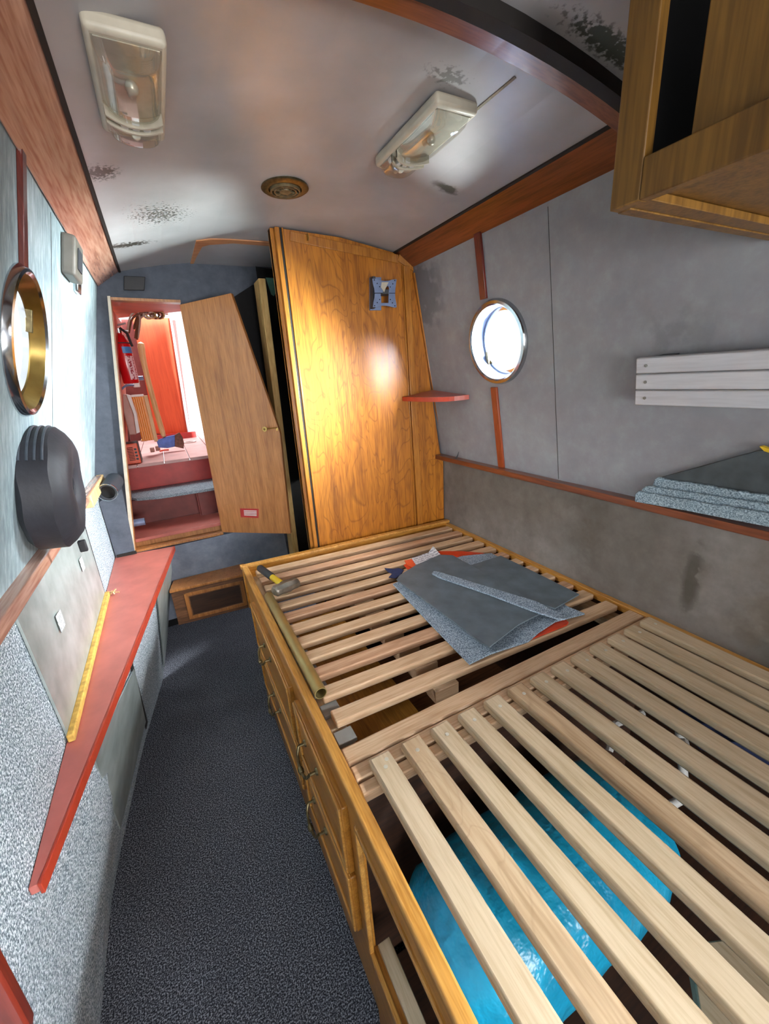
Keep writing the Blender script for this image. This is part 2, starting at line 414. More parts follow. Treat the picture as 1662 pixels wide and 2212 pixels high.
# portholes: (side, y, z, hole radius)
PL = (1.205, 1.715); PR = (1.30, 1.695); PR2 = (-.55, 1.695); PL2 = (-1.0, 1.7)
def ring(c, ax, r, n=48, h=0):
    a, s, u = frame_of(ax); c = Vector(c)
    return [c+a*h+s*math.cos(2*math.pi*k/n)*r+u*math.sin(2*math.pi*k/n)*r for k in range(n)]
HR = .145
cL = [V(xL(z), y, z) for y, z in (PL, PL2)]; cR = [V(xR(z), y, z) for y, z in (PR, PR2)]
bm = new()
loops_fill(bm, [[V(LW[0], Y0, LW[1]), V(LW[0], YB, LW[1]), V(LW[2]+.03, YB, LW[3]+.12), V(LW[2]+.03, Y0, LW[3]+.12)]] + [ring(c, nL, HR) for c in cL], -nL*.03)
struct('wall_left', bm, 'lining_left', 'ribbed grey lining of the left cabin side')
bm = new()
loops_fill(bm, [[V(RW[0], Y0, RW[1]), V(RW[0], YB, RW[1]), V(RW[2]-.019, YB, RW[3]+.12), V(RW[2]-.019, Y0, RW[3]+.12)]] + [ring(c, nR, HR) for c in cR], -nR*.03)
struct('wall_right', bm, 'lining_right', 'smooth grey lining of the right cabin side')
# lower sides
FLOORL = [(Y0, -.485), (1.30, -.478), (1.90, -.405), (2.39, -.315)]   # foot line on the left
bm = new()
def quad(bm, a, b, c, d): bm.faces.new([bm.verts.new(p) for p in (a, b, c, d)])
prism(bm, [V(-.372, Y0, .76), V(-.372, YB, .76), V(-.372, YB, 1.20), V(-.372, Y0, 1.20)], V(-.02, 0, 0))
prism(bm, [V(-.485, Y0, 0), V(-.478, 1.0, 0), V(-.372, 1.0, .8), V(-.372, Y0, .8)], V(-.02, 0, 0))
o = struct('wall_left_lower', bm, 'wallcarpet_lit', 'grey speckled carpet on the lower left side')
bm = new(); prism(bm, [V(1.285, Y0, 0), V(1.285, YB, 0), V(1.285, YB, 1.175), V(1.285, Y0, 1.175)], V(.03, 0, 0))
struct('wall_right_lower', bm, 'lining_low', 'stained brownish grey lining of the lower right side')
# back wall, behind the camera, with a wide opening
bm = new()
loops_fill(bm, [[V(-.55, Y0, 0), V(1.35, Y0, 0), V(1.35, Y0, 2.25), V(-.55, Y0, 2.25)], [V(-.3, Y0, .8), V(1.2, Y0, .8), V(1.05, Y0, 2.05), V(-.1, Y0, 2.05)]], V(0, -.03, 0))
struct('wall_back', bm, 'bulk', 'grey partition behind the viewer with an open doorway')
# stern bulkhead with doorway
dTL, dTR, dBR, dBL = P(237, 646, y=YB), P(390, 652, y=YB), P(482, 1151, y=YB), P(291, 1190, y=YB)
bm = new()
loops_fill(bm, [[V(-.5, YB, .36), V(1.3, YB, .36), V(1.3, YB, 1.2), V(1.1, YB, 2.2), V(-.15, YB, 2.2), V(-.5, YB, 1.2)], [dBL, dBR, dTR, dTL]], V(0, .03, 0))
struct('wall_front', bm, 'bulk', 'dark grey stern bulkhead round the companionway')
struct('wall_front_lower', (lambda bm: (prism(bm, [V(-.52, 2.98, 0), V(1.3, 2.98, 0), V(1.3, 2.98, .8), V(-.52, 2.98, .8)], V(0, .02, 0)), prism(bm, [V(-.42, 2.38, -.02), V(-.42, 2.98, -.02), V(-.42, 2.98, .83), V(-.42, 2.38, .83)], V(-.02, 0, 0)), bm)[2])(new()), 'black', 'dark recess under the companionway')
# blue-grey lining below the doorway, peeling a little
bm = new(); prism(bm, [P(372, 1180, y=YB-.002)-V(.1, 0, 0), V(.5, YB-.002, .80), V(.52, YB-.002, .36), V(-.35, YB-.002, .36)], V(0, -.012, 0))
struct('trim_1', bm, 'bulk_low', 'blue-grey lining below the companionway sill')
# timber lining of the companionway
bm = new()
for a, b in ((dBL, dTL), (dTL, dTR), (dBL, dBR)):
    beam(bm, a+V(0, .01, 0), b+V(0, .01, 0), .012, .05, up=(0, 1, 0))
struct('trim_2', bm, 'oak_door', 'thin worn wooden edging round the companionway')
# ceiling side trims
def plank(bm, a, b, c, d, off): prism(bm, [a, b, c, d], off)
bm = new(); plank(bm, V(1.053, Y0, 2.121), V(1.053, 1.83, 2.121), V(1.147, 1.83, 2.053), V(1.150, Y0, 2.050), V(.012, 0, .02))
struct('trim_3', bm, 'mahog', 'varnished mahogany board between right side and ceiling', bevel=.002)
bm = new(); plank(bm, V(-.053, Y0, 2.121), V(-.053, YB, 2.121), V(-.148, YB, 2.057), V(-.148, Y0, 2.057), V(-.012, 0, .02))
struct('trim_4', bm, 'mahog_glare', 'mahogany board between left side and ceiling, varnish glare in its colour', bevel=.002)
bm = new()
for s_ in (1, -1):
    xx = 1.045 if s_ > 0 else -.045
    prism(bm, [V(xx, Y0, 2.118), V(xx, 1.83 if s_ > 0 else YB, 2.118), V(xx+.009*s_, 1.83 if s_ > 0 else YB, 2.116), V(xx+.009*s_, Y0, 2.116)], V(0, 0, .012))
struct('trim_5', bm, 'black2', 'dark bead along the ceiling boards')
# gunwale ledges
bm = new(); bx(bm, 1.232, Y0, 1.163, 1.29, 1.80, 1.186)
struct('trim_6', bm, 'mahog', 'reddish wooden ledge along the right side', bevel=.002)
bm = new(); bx(bm, -.385, Y0, 1.197, -.330, YB-.03, 1.229)
struct('trim_7', bm, 'mahog_glare', 'reddish wooden ledge along the left side', bevel=.003)
# arched beam across the ceiling near the camera
bm = new(); rows = []
for i in range(21):
    x = -.05+1.11*i/20; z = ceil_z(x)
    rows.append([bm.verts.new(p) for p in ((x, .727, z-.022), (x, .767, z-.022), (x, .767, z+.004), (x, .727, z+.004))])
for a, b in zip(rows, rows[1:]):
    for k in range(4): bm.faces.new((a[k], b[k], b[(k+1) % 4], a[(k+1) % 4]))
bm.faces.new(rows[0]); bm.faces.new(rows[-1][::-1])
struct('trim_8', bm, 'mahog_x', 'mahogany strip arching across the ceiling')
bm = new(); rows = []
for i in range(21):
    x = -.05+1.11*i/20; z = ceil_z(x)
    rows.append([bm.verts.new(p) for p in ((x, .700, z-.026), (x, .727, z-.026), (x, .727, z+.004), (x, .700, z+.004))])
for a, b in zip(rows, rows[1:]):
    for k in range(4): bm.faces.new((a[k], b[k], b[(k+1) % 4], a[(k+1) % 4]))
bm.faces.new(rows[0]); bm.faces.new(rows[-1][::-1])
struct('trim_9', bm, 'black2', 'black edge behind the ceiling strip')
# vertical cover strips on the sides
def side_strip(name, side, y, z0, z1, w, mat, label, th=.01):
    f = xR if side > 0 else xL; n = nR if side > 0 else nL
    a, b = V(f(z0), y, z0), V(f(z1), y, z1); bm = new()
    prism(bm, [a-V(0, w/2, 0), a+V(0, w/2, 0), b+V(0, w/2, 0), b-V(0, w/2, 0)], n*th)
    return struct(name, bm, mat, label, bevel=min(.0015, th/4))
side_strip('trim_10', 1, 1.345, 1.855, 2.07, .034, 'mahog_z', 'dark red strip above the right porthole')
side_strip('trim_11', 1, 1.335, 1.188, 1.53, .034, 'redstrip', 'red-brown strip below the right porthole')
side_strip('trim_12', -1, 1.195, 1.86, 2.07, .03, 'mahog_z', 'dark strip above the left porthole')
for i, (sd, y) in enumerate(((1, 1.035), (-1, 1.48))):
    side_strip('trim_%d' % (13+i), sd, y, 1.19 if sd > 0 else 1.23, 2.05, .0016, 'black2', 'dark seam in the side lining', .0008)
# exposed wood border on the ceiling by the bulkhead
def ceil_poly(name, pts, mat, label, th=.003):
    bm = new(); q = []
    for px, py in pts:
        p = P(px, py, z=2.17); p.z = ceil_z(p.x)-.0005; q.append(p)
    prism(bm, q, V(0, 0, -th)); return struct(name, bm, mat, label)
ceil_poly('trim_15', [(408, 582), (424, 520), (455, 519), (500, 523), (600, 530), (600, 538), (505, 531), (452, 531), (437, 534), (425, 555), (412, 584)], 'exposed', 'exposed bare wood border on the ceiling', .004)
ceil_poly('trim_16', [(412, 584), (425, 555), (437, 534), (452, 531), (505, 531), (602, 538), (602, 604)], 'ceildark', 'dark grey ceiling patch over the doorway')

ceil_poly('trim_25', [(1112, 162), (1116, 165), (1020, 246), (1017, 243)], 'ventb', 'dark seam in the ceiling between lamp and beam', .001)
# portholes
def porthole(name, c, n, rim, liner, label, tilt=None):
    DP = .05 if n.x < 0 else .026
    root = bpy.data.objects.new(name, None); COL.objects.link(root); root.location = c; root['kind'] = 'structure'; root['label'] = label
    ri = .138 if n.x > 0 else .134
    bm = new(); lathe(bm, [(ri, .0), (ri, .012), (ri+.006, .017), (.150, .015), (.156, .004), (.156, 0)], c, n, 64, True)
    obj('rim', bm, rim, root, smooth=True)
    bm = new(); lathe(bm, [(ri, .012), (.119, -DP), (.127, -DP), (ri+.003, .008)], c, n, 64, True)
    obj('liner', bm, liner, root, smooth=True)
    bm = new(); lathe(bm, [(.110, -DP+.012), (.122, -DP+.012), (.122, -DP), (.110, -DP)], c, n, 64, True)
    obj('outer_frame', bm, 'chrome', root, smooth=True)
    bm = new(); lathe(bm, [(0, -DP+.005), (.113, -DP+.005), (.113, -DP+.002), (0, -DP+.002)], c, n, 64)
    obj('glass_pane', bm, 'pane', root)
    for k in range(2):
        a = math.radians(30+180*k); ax, s, u = frame_of(n); p = Vector(c)+s*math.cos(a)*.112+u*math.sin(a)*.112
        bm = new(); beam(bm, p-Vector(n)*(DP-.022), p-Vector(n)*(DP-.010), .012, .05); obj('catch', bm, 'oldbrass', root, .001)
    return root
porthole('window_1', cL[0], nL, 'chrome', 'brass', 'brass-lined round porthole in the left side')
porthole('window_2', cR[0], nR, 'chrome', 'bluegrey', 'chrome-rimmed round porthole in the right side')
porthole('window_3', cR[1], nR, 'chrome', 'bluegrey', 'round porthole in the right side behind the viewer')
porthole('window_4', cL[1], nL, 'brass', 'brass', 'round porthole in the left side behind the viewer')

# ------------------------------------------------------------------ stern steps and deck
def poly_box(name, pts, off, mat, label=None, cat=None, parent=None, bevel=.002, group=None):
    bm = new(); prism(bm, pts, Vector(off)); o = obj(name, bm, mat, parent, bevel)
    if label: tag(o, label, cat, group)
    return o
st = thing('companionway_steps', (0, 2.6, .36), 'red painted steps climbing to the stern deck behind the oak door', 'steps')
box_obj('tread', (-.36, 2.44, .835, .55, 2.74, .853), 'redpaint', st)
box_obj('riser', (-.36, 2.45, .36, .55, 2.47, .834), 'oak_door', st)
box_obj('riser', (-.36, 2.72, .854, .08, 2.735, 1.0), 'maroon', st)
box_obj('riser', (.08, 2.66, .854, .55, 2.675, 1.0), 'maroon', st)
box_obj('riser', (.072, 2.66, .854, .08, 2.73, 1.0), 'maroon', st)
bm = new()
prism(bm, [V(-.30, 2.80, 1.0), V(-.24, 2.70, 1.0), V(-.12, 2.655, 1.0), V(.1, 2.645, 1.0), V(.55, 2.64, 1.0), V(.55, 2.97, 1.0), V(-.34, 2.97, 1.0)], V(0, 0, .016))
o = obj('tread', bm, 'offcut_edge', st, .002); o['label'] = 'grey carpeted curved tread'
box_obj('riser', (-.36, 2.945, 1.016, .60, 2.965, 1.155), 'redriser', st)
dk = thing('stern_deck', (.3, 3.6, 1.15), 'pale pink boarded stern deck seen through the doorway', 'deck')
bw = .15
for k in range(9):
    x0 = -.36+bw*k; box_obj('deck_board', (x0, 2.93, 1.155, x0+bw-.004, 4.45, 1.175), 'deck', dk, .002)
# stern compartment sides (setting)
aT = P(240, 648, y=YB+.03); aB = P(291, 1188, y=YB+.03)
bm = new(); prism(bm, [aB+V(-.02, 0, 0), aT+V(-.02, 0, 0), aT+V(-.01, .85, .01), aB+V(-.05, .85, 0)], V(-.02, 0, 0))
struct('wall_stern_left', bm, 'redwall', 'orange-red painted side of the companionway')
bm = new(); prism(bm, [V(-.36, 3.25, .8), V(-.36, 3.25, 2.2), V(-.36, 4.5, 2.2), V(-.36, 4.5, .8)], V(-.02, 0, 0))
prism(bm, [V(-.36, 3.25, .8), V(-.36, 3.25, 2.2), V(-.14, 3.25, 2.2), V(-.14, 3.25, 2.05), V(-.3, 3.25, .8)], V(0, .02, 0))
struct('wall_stern_outer', bm, 'maroon', 'dark red side of the stern')
bm = new(); prism(bm, [V(-.16, YB+.03, 2.02), V(.22, YB+.03, 2.02), V(.22, 3.0, 2.05), V(-.16, 3.3, 2.05)], V(0, 0, .02))
struct('ceiling_stern', bm, 'redwall', 'red underside of the sliding hatch')
bm = new(); prism(bm, [V(.29, YB+.03, .8), V(.29, 4.0, .8), V(.29, 4.0, 2.15), V(.27, YB+.03, 2.15)], V(.02, 0, 0))  # unseen side, added to keep outside lights off the stern doors
struct('wall_stern_light_block', bm, 'redwall', 'added orange-red companionway side blocking outside light')
# red stern doors
q = [P(285, 684, y=4.2), P(366, 687, y=4.2), P(409, 948, y=4.2), P(336, 936, y=4.2)]
bm = new(); prism(bm, q, V(.0, .03, 0)); o = struct('door_2', bm, 'reddoor', 'tall orange-red stern door standing beyond the steps', bevel=.003)
q = [P(367, 690, y=4.3), P(379, 692, y=4.3), P(413, 938, y=4.3), P(400, 944, y=4.3)]
bm = new(); prism(bm, q, V(.0, .03, 0)); struct('door_3', bm, 'redriser', 'narrow dark red stern door beside the daylight gap', bevel=.003)
q = [P(262, 690, y=4.4), P(300, 690, y=4.4), P(350, 950, y=4.4), P(262, 985, y=4.4)]
bm = new(); prism(bm, q, V(0, .03, 0)); struct('wall_stern_end', bm, 'maroon', 'dark red end wall of the stern')
bm = new(); q = [P(366, 684, y=4.18), P(371, 686, y=4.18), P(414, 948, y=4.18), P(408, 950, y=4.18)]; prism(bm, q, V(0, .02, 0))
struct('trim_17', bm, 'whitewood', 'pale edge strip of the stern door')
# blocks under the doors
bm = new(); prism(bm, [V(-.12, 4.15, 1.176), V(.22, 4.15, 1.176), V(.22, 4.2, 1.176), V(-.12, 4.2, 1.176)], V(0, 0, .05)); struct('trim_18', bm, 'redriser', 'red sill under the stern doors')

# fire extinguisher
c = P(270, 770, y=2.95); eR = .042
t_ = thing('fire_extinguisher', (c.x, c.y, c.z-.15), 'red fire extinguisher with blue label on companionway wall', 'fire extinguisher')
zb = c.z-.15
bm = new(); lathe(bm, [(0, 0), (eR-.004, 0), (eR, .006), (eR, .21), (eR-.006, .235), (.022, .262), (.014, .27), (.014, .28), (0, .28)], (c.x, c.y, zb), (0, 0, 1), 32)
obj('cylinder_body', bm, 'extred', t_, smooth=True)
def wrap(name, z0, z1, a0, a1, mat):
    bm = new(); n = 14; r = eR+.0008; prev = None
    for k in range(n+1):
        a = math.radians(a0+(a1-a0)*k/n); p = [bm.verts.new((c.x+math.cos(a)*r, c.y+math.sin(a)*r, zb+z)) for z in (z0, z1)]
        if prev: bm.faces.new((prev[0], p[0], p[1], prev[1]))
        prev = p
    obj(name, bm, mat, t_, smooth=True)
wrap('label_panel', .02, .15, -85, 20, 'labelw'); wrap('label_panel', .165, .2, -95, 20, 'labelb')
bm = new(); lathe(bm, [(.016, .275), (.018, .3), (0, .3)], (c.x, c.y, zb), (0, 0, 1), 16); beam(bm, (c.x-.03, c.y-.01, zb+.31), (c.x+.045, c.y-.01, zb+.325), .014, .008); beam(bm, (c.x-.02, c.y-.01, zb+.295), (c.x+.05, c.y-.01, zb+.285), .014, .007)
obj('valve_lever', bm, 'chrome', t_, .001)
bm = new(); tube(bm, [(c.x+.01, c.y-.02, zb+.3), (c.x+.04, c.y-.03, zb+.27), (c.x+.05, c.y-.035, zb+.2)], .007); obj('nozzle', bm, 'blackrub', t_, smooth=True)
bm = new(); bx(bm, c.x-.06, c.y-.01, zb+.24, c.x-.05, c.y+.03, zb+.33); tube(bm, ring((c.x, c.y, zb+.22), (0, 0, 1), eR+.003, 20)+[ring((c.x, c.y, zb+.22), (0, 0, 1), eR+.003, 20)[0]], .003, 6); obj('bracket', bm, 'darkgrey', t_)

# axe leaning on the deck
ax = thing('axe', tuple(P(352, 955, y=3.35)), 'long-handled axe standing head down on the deck boards', 'axe')
pts = [P(x, y, y=3.35) for x, y in ((304, 737), (306, 760), (312, 790), (325, 840), (337, 885), (347, 920), (356, 948))]
bm = new(); tube(bm, pts, [.028, .022, .018, .018, .018, .019, .019], 10); obj('handle', bm, 'ash', ax, smooth=True, sub=1)
hp = [P(x, y, y=3.33) for x, y in ((338, 952), (362, 943), (378, 940), (378, 965), (362, 968), (343, 967))]
bm = new(); prism(bm, hp, V(0, .03, 0)); obj('axe_head', bm, 'axeblue', ax, .002)
hp = [P(x, y, y=3.33) for x, y in ((378, 940), (388, 934), (395, 945), (398, 958), (397, 969), (378, 965))]
bm = new(); prism(bm, hp, [V(0, .03, 0), V(0, .012, 0), V(0, .008, 0), V(0, .008, 0), V(0, .012, 0), V(0, .03, 0)]); o = obj('blade', bm, 'axerust', ax, .001); o['label'] = 'rusty blade'

# electrics on the companionway side
def pix_box(name, px0, py0, px1, py1, y, d, mat, label, cat, bevel=.004, skew=0):
    a, b, c_, e = P(px0, py0, y=y), P(px1, py0, y=y), P(px1+skew, py1, y=y), P(px0+skew, py1, y=y)
    bm = new(); prism(bm, [a, b, c_, e], V(0, d, 0)); o = obj(name, bm, mat, None, bevel)
    if label: tag(o, label, cat)
    return o
# orange-yellow inverter
a = P(284, 858, y=3.25); b_ = P(318, 952, y=3.25)
inv = thing('inverter', (a.x+.03, 3.3, b_.z), 'tall finned orange-yellow inverter behind the axe handle', 'inverter')
bm = new(); z0, z1, x0, x1 = b_.z, a.z, a.x, P(311, 858, y=3.25).x
bx(bm, x0, 3.25, z0, x1, 3.33, z1)
for k in range(5): bx(bm, x0+.004+k*(x1-x0-.01)/5, 3.243, z0, x0+.008+k*(x1-x0-.01)/5, 3.25, z1)
obj('casing', bm, 'invyellow', inv, .002)
bm = new(); bx(bm, x1, 3.24, z0-.01, x1+.022, 3.33, z1+.004); obj('end_plate', bm, 'ash', inv, .001)
bm = new(); bx(bm, x0, 3.25, z1, x1, 3.3, z1+.014); obj('top_cap', bm, 'whitep', inv, .001)
# rounded grey battery charger
a, b_ = P(259, 852, y=3.05), P(278, 940, y=3.05)
ch = thing('battery_charger', (a.x, 3.05, b_.z), 'rounded pinkish charger casing with white edge below the extinguisher', 'charger')
bm = new(); prism(bm, [V(a.x-.005, 3.04, b_.z), V(a.x+.035, 3.04, b_.z), V(a.x+.046, 3.04, (a.z+b_.z)/2), V(a.x+.033, 3.04, a.z), V(a.x-.005, 3.04, a.z)], V(0, .07, 0)); obj('front_cover', bm, 'pinkgrey', ch, .006, seg=3)
bm = new(); prism(bm, [V(a.x+.036, 3.045, b_.z+.005), V(a.x+.055, 3.045, b_.z+.01), V(a.x+.062, 3.045, (a.z+b_.z)/2), V(a.x+.053, 3.045, a.z-.01), V(a.x+.034, 3.045, a.z-.002), V(a.x+.047, 3.045, (a.z+b_.z)/2)], V(0, .07, 0)); obj('side_edge', bm, 'whitep', ch, .001)
# white junction box with cable gland
a, b_ = P(287, 798, y=3.2), P(303, 836, y=3.2)
jb = thing('junction_box', (a.x, 3.2, b_.z), 'white square junction box between extinguisher and axe handle', 'box')
bm = new(); bx(bm, a.x-.02, 3.2, b_.z, b_.x, 3.26, a.z); obj('casing', bm, 'whitep', jb, .004)
bm = new(); tube(bm, [(b_.x, 3.22, (a.z+b_.z)/2), (b_.x+.03, 3.22, (a.z+b_.z)/2)], .014, 8); obj('cable_gland', bm, 'bluegrey', jb, .001)
# orange heater box on the step
a, b_ = P(264, 957, y=2.98), P(308, 998, y=2.98)
ob = thing('portable_heater', ((a.x+b_.x)/2, 3.02, 1.176), 'small orange slatted box standing on the deck below the charger', 'heater')
zt = 1.176+.125
bm = new(); bx(bm, a.x, 2.96, 1.178, b_.x-.005, 2.975, zt); obj('front_panel', bm, 'orange', ob, .004)
bm = new(); bx(bm, a.x-.003, 2.975, 1.176, b_.x-.002, 3.10, zt+.003); obj('shell', bm, 'darkgrey', ob, .006)
bm = new()
for k in range(9): bx(bm, a.x+.018, 2.957, 1.2+k*.0095, a.x+.05, 2.96, 1.2035+k*.0095)
obj('grille', bm, 'black', ob)
bm = new()
for k in range(4): bx(bm, b_.x-.027, 2.957, 1.2+k*.02, b_.x-.014, 2.96, 1.212+k*.02)
obj('lettering', bm, 'darkgrey', ob)
# small things on the deck
for k, (px, py, w) in enumerate(((330, 975, .028), (342, 972, .03))):
    p = P(px, py, z=1.178); o = box_obj('wood_block', (p.x-w/2, p.y-.02, 1.1755, p.x+w/2, p.y+.02, 1.1755+w*1.1), 'knot', None, .003)
    tag(o, ['small grey-brown wood block nearer the orange box', 'small grey-brown wood block nearer the axe head'][k], 'block')
p = P(352, 975, z=1.178); bm = new(); tube(bm, [(p.x-.02, p.y, 1.183), (p.x+.01, p.y+.01, 1.185), (p.x+.04, p.y+.015, 1.183)], .006, 8); tag(obj('red_plug', bm, 'redplastic', smooth=True), 'small red plug lying in front of the axe head', 'plug')
p = P(312, 950, z=1.178); bm = new()
tube(bm, [(p.x+.02*math.cos(a*.6)*(1+.3*math.sin(a)), p.y-.1+.03*math.sin(a*.6), 1.185+.004*(a % 3)) for a in range(24)], .005, 6)
tag(obj('coiled_cable', bm, 'ash', smooth=True), 'pale yellow coil of cable beside the orange box', 'cable')
p = P(410, 955, z=1.178); bm = new(); lathe(bm, [(.035, 0), (.05, .0), (.05, .006), (.035, .006)], (p.x, p.y, 1.176), (0, 0, 1), 24, True); tag(obj('white_ring', bm, 'whitep', smooth=True), 'white plastic ring lying right of the axe blade', 'ring')
# cables over the companionway
cg = thing('cable_bundle', tuple(P(310, 680, y=3.1)), 'tangle of pale and brown cables hanging over the companionway', 'cables')
random.seed(3)
for k in range(9):
    x0, y0_ = random.uniform(272, 300), random.uniform(700, 735)
    ps = [P(x0, y0_, y=3.1)]
    ps += [P(x0+6, 690-random.uniform(0, 12), y=3.05), P(random.uniform(290, 330), random.uniform(662, 676), y=2.95), P(random.uniform(325, 350), random.uniform(660, 684), y=3.0)]
    bm = new(); cur = []
    for i in range(13):
        t = i/12*3; j = min(int(t), 2); f_ = t-j; cur.append(ps[j].lerp(ps[j+1], f_))
    for _ in range(2): cur = [cur[0]]+[(cur[i-1]+cur[i]*2+cur[i+1])/4 for i in range(1, 12)]+[cur[-1]]
    tube(bm, cur, .006, 6); obj('cable', bm, 'wire' if k % 2 else 'wired', cg, smooth=True)
for k in range(6):
    p0 = P(random.uniform(318, 345), 680, y=3.0); bm = new()
    tube(bm, [p0+V(.025*math.cos(a*.7+k), .01*math.sin(a), .02*math.sin(a*.7+k)) for a in range(10)], .006, 6); obj('cable', bm, ['wired', 'ash', 'wire'][k % 3], cg, smooth=True)
p = P(350, 674, y=3.15); bm = new(); bmesh.ops.create_icosphere(bm, subdivisions=3, radius=1)
for v in bm.verts: v.co = Vector((p.x+v.co.x*.035, p.y+v.co.y*.03, p.z+v.co.z*.022+.006*math.sin(v.co.x*5)))
tag(obj('white_bundle', bm, 'whitep', smooth=True), 'crumpled white bundle above the red stern door', 'bundle')
# white hose loop beside charger
bm = new(); ps = [P(x, y, y=3.0) for x, y in ((290, 832), (272, 832), (258, 845), (254, 880), (257, 925), (262, 960))]
cur = []
for i in range(26):
    t = i/25*5; j = min(int(t), 4); cur.append(ps[j].lerp(ps[j+1], t-j))
for _ in range(3): cur = [cur[0]]+[(cur[i-1]+cur[i]*2+cur[i+1])/4 for i in range(1, 25)]+[cur[-1]]
tube(bm, cur, .006, 8); tag(obj('grey_hose', bm, 'bluegrey', smooth=True), 'thin pale hose looping round the charger casing', 'hose')
# pipe ends by the step
a = P(275, 1132, y=2.5); bm = new(); tube(bm, [(a.x-.06, 2.5, a.z), (P(315, 1132, y=2.5).x, 2.5, a.z-.003)], .02, 16); mp = thing('drain_pipe', tuple(a), 'blue-grey pipe stub with blue knob above the red step', 'pipe'); obj('pipe_stub', bm, 'bluegrey', mp, smooth=True)
a = P(279, 1121, y=2.52); bm = new(); bmesh.ops.create_uvsphere(bm, u_segments=14, v_segments=10, radius=.016); bmesh.ops.translate(bm, vec=a, verts=bm.verts); tube(bm, [a, a-V(.04, 0, 0)], .01); obj('valve_knob', bm, 'blue', mp, smooth=True)
o = pix_box('socket_box', 266, 1050, 281, 1078, 2.62, .03, 'grey', 'small grey socket low on the companionway side', 'socket', .002, 4)

# ------------------------------------------------------------------ oak door folded open
dz0, dz1 = .81, 2.0
b0, b1 = P(480, 1150, z=dz0), P(628, 1152, z=dz0)
b0 = V(b0.x, b0.y-.03, dz0); hd = (b1-b0); hd.z = 0; hd.normalize(); hn = V(hd.y, -hd.x, 0)
dpl = (hn, hn.dot(b0))
dp = [P(x, y, pl=dpl) for x, y in ((480, 1150), (628, 1153), (605, 935), (499, 633), (388, 658))]
dp[4] = V(dp[4].x, dp[4].y, dp[4].z)
d1 = bpy.data.objects.new('door_1', None); COL.objects.link(d1); d1.location = b0; d1['kind'] = 'structure'; d1['label'] = 'oak veneered cabin door with a slanted edge, folded open'
bm = new(); prism(bm, dp, -hn*.022); obj('door_leaf', bm, 'oak_door', d1, .0015)
s0 = P(519, 1098, pl=(hn, dpl[1]+.0005)); s1 = P(559, 1099, pl=(hn, dpl[1]+.0005)); s2 = P(559, 1119, pl=(hn, dpl[1]+.0005)); s3 = P(521, 1117, pl=(hn, dpl[1]+.0005))
bm = new(); prism(bm, [s0, s1, s2, s3], hn*.002); o = obj('name_plate', bm, 'redriser', d1); o['label'] = 'small red and white plate'
bm = new()
for k in range(4):
    f0, f1 = .2+k*.16, .28+k*.16
    L0, L1 = s0.lerp(s3, f0), s0.lerp(s3, f1); R0_, R1_ = s1.lerp(s2, f0), s1.lerp(s2, f1)
    prism(bm, [L0.lerp(R0_, .2), L0.lerp(R0_, .9), L1.lerp(R1_, .9), L1.lerp(R1_, .2)], hn*.0032)
obj('plate_lines', bm, 'whitep', d1)
kp = P(572, 927, pl=(hn, dpl[1]+.02)); kq = P(599, 924, pl=(hn, dpl[1]+.004))
bm = new(); tube(bm, [kp+V(0, 0, 0), kq], .003, 8); lathe(bm, [(.006, -.002), (.012, -.002), (.012, .002), (.006, .002)], kp, hn, 16, True); beam(bm, kq, kq-V(.004, 0, .014), .003, .008)
obj('key', bm, 'brass', d1, smooth=True)

# dark jamb post beside the door and side board of the wardrobe
q0, q1 = P(560, 604, x=.53), P(632, 1200, x=.53)
bm = new()
yt, yb_ = q0.y, q1.y
prism(bm, [V(.515, 2.17, 2.07), V(.548, 2.17, 2.07), V(.548, 2.27, .45), V(.515, 2.27, .45)], V(0, .11, 0))
tag(obj('wooden_board', bm, 'pine_z', None, .002), 'narrow upright wooden board between the open door and the wardrobe', 'board')
bm = new(); prism(bm, [P(574, 600, y=2.36), P(606, 602, y=2.36), P(606, 612, y=2.36), P(592, 640, y=2.36), P(586, 636, y=2.36)], V(0, -.004, 0))
tag(obj('plastic_sheet', bm, 'green'), 'scrap of pale green sheet above the upright board', 'sheet')

bm = new(); prism(bm, [P(x, y, y=2.395) for x, y in ((500, 645), (545, 616), (606, 614), (660, 1000), (640, 1150), (600, 1150), (560, 900))], V(0, -.003, 0)); struct('trim_24', bm, 'black', 'black sheet for the shade behind the open oak door')  # flat black sheet on the bulkhead stands in for shade
# ------------------------------------------------------------------ wardrobe
wn = V(.055, .76, 0).normalized(); wc = wn.dot(V(.54, 1.845, 0)); wpl = (wn, wc)
def Wp(px, py, off=0): return P(px, py, pl=(wn, wc-off))
wd = thing('wardrobe', (.9, 1.82, .3), 'tall varnished oak wardrobe panel at the head of the bed', 'wardrobe')
def low(p, z): return V(p.x, p.y, z)
pl_ = Wp(625, 495); pr = Wp(975, 1120)
pan = [low(Wp(640, 800), .3), V(.56, pl_.y, .3), V(.56, pl_.y, 2.178), Wp(620, 489)*1, Wp(858, 538), Wp(905, 577), Wp(960, 985), V(1.275, 1.79, .3)]
pan = [V(.53, 1.846, .3), V(.53, 1.846, ceil_z(.53)-.004), V(.8, 1.826, ceil_z(.8)-.004), V(1.04, 1.809, 2.118), V(1.14, 1.802, 2.05), V(1.262, 1.793, 1.19), V(1.28, 1.792, 1.18), V(1.28, 1.792, .3)]
bm = new(); prism(bm, pan, wn*.02); obj('front_panel', bm, 'oak', wd, .001)
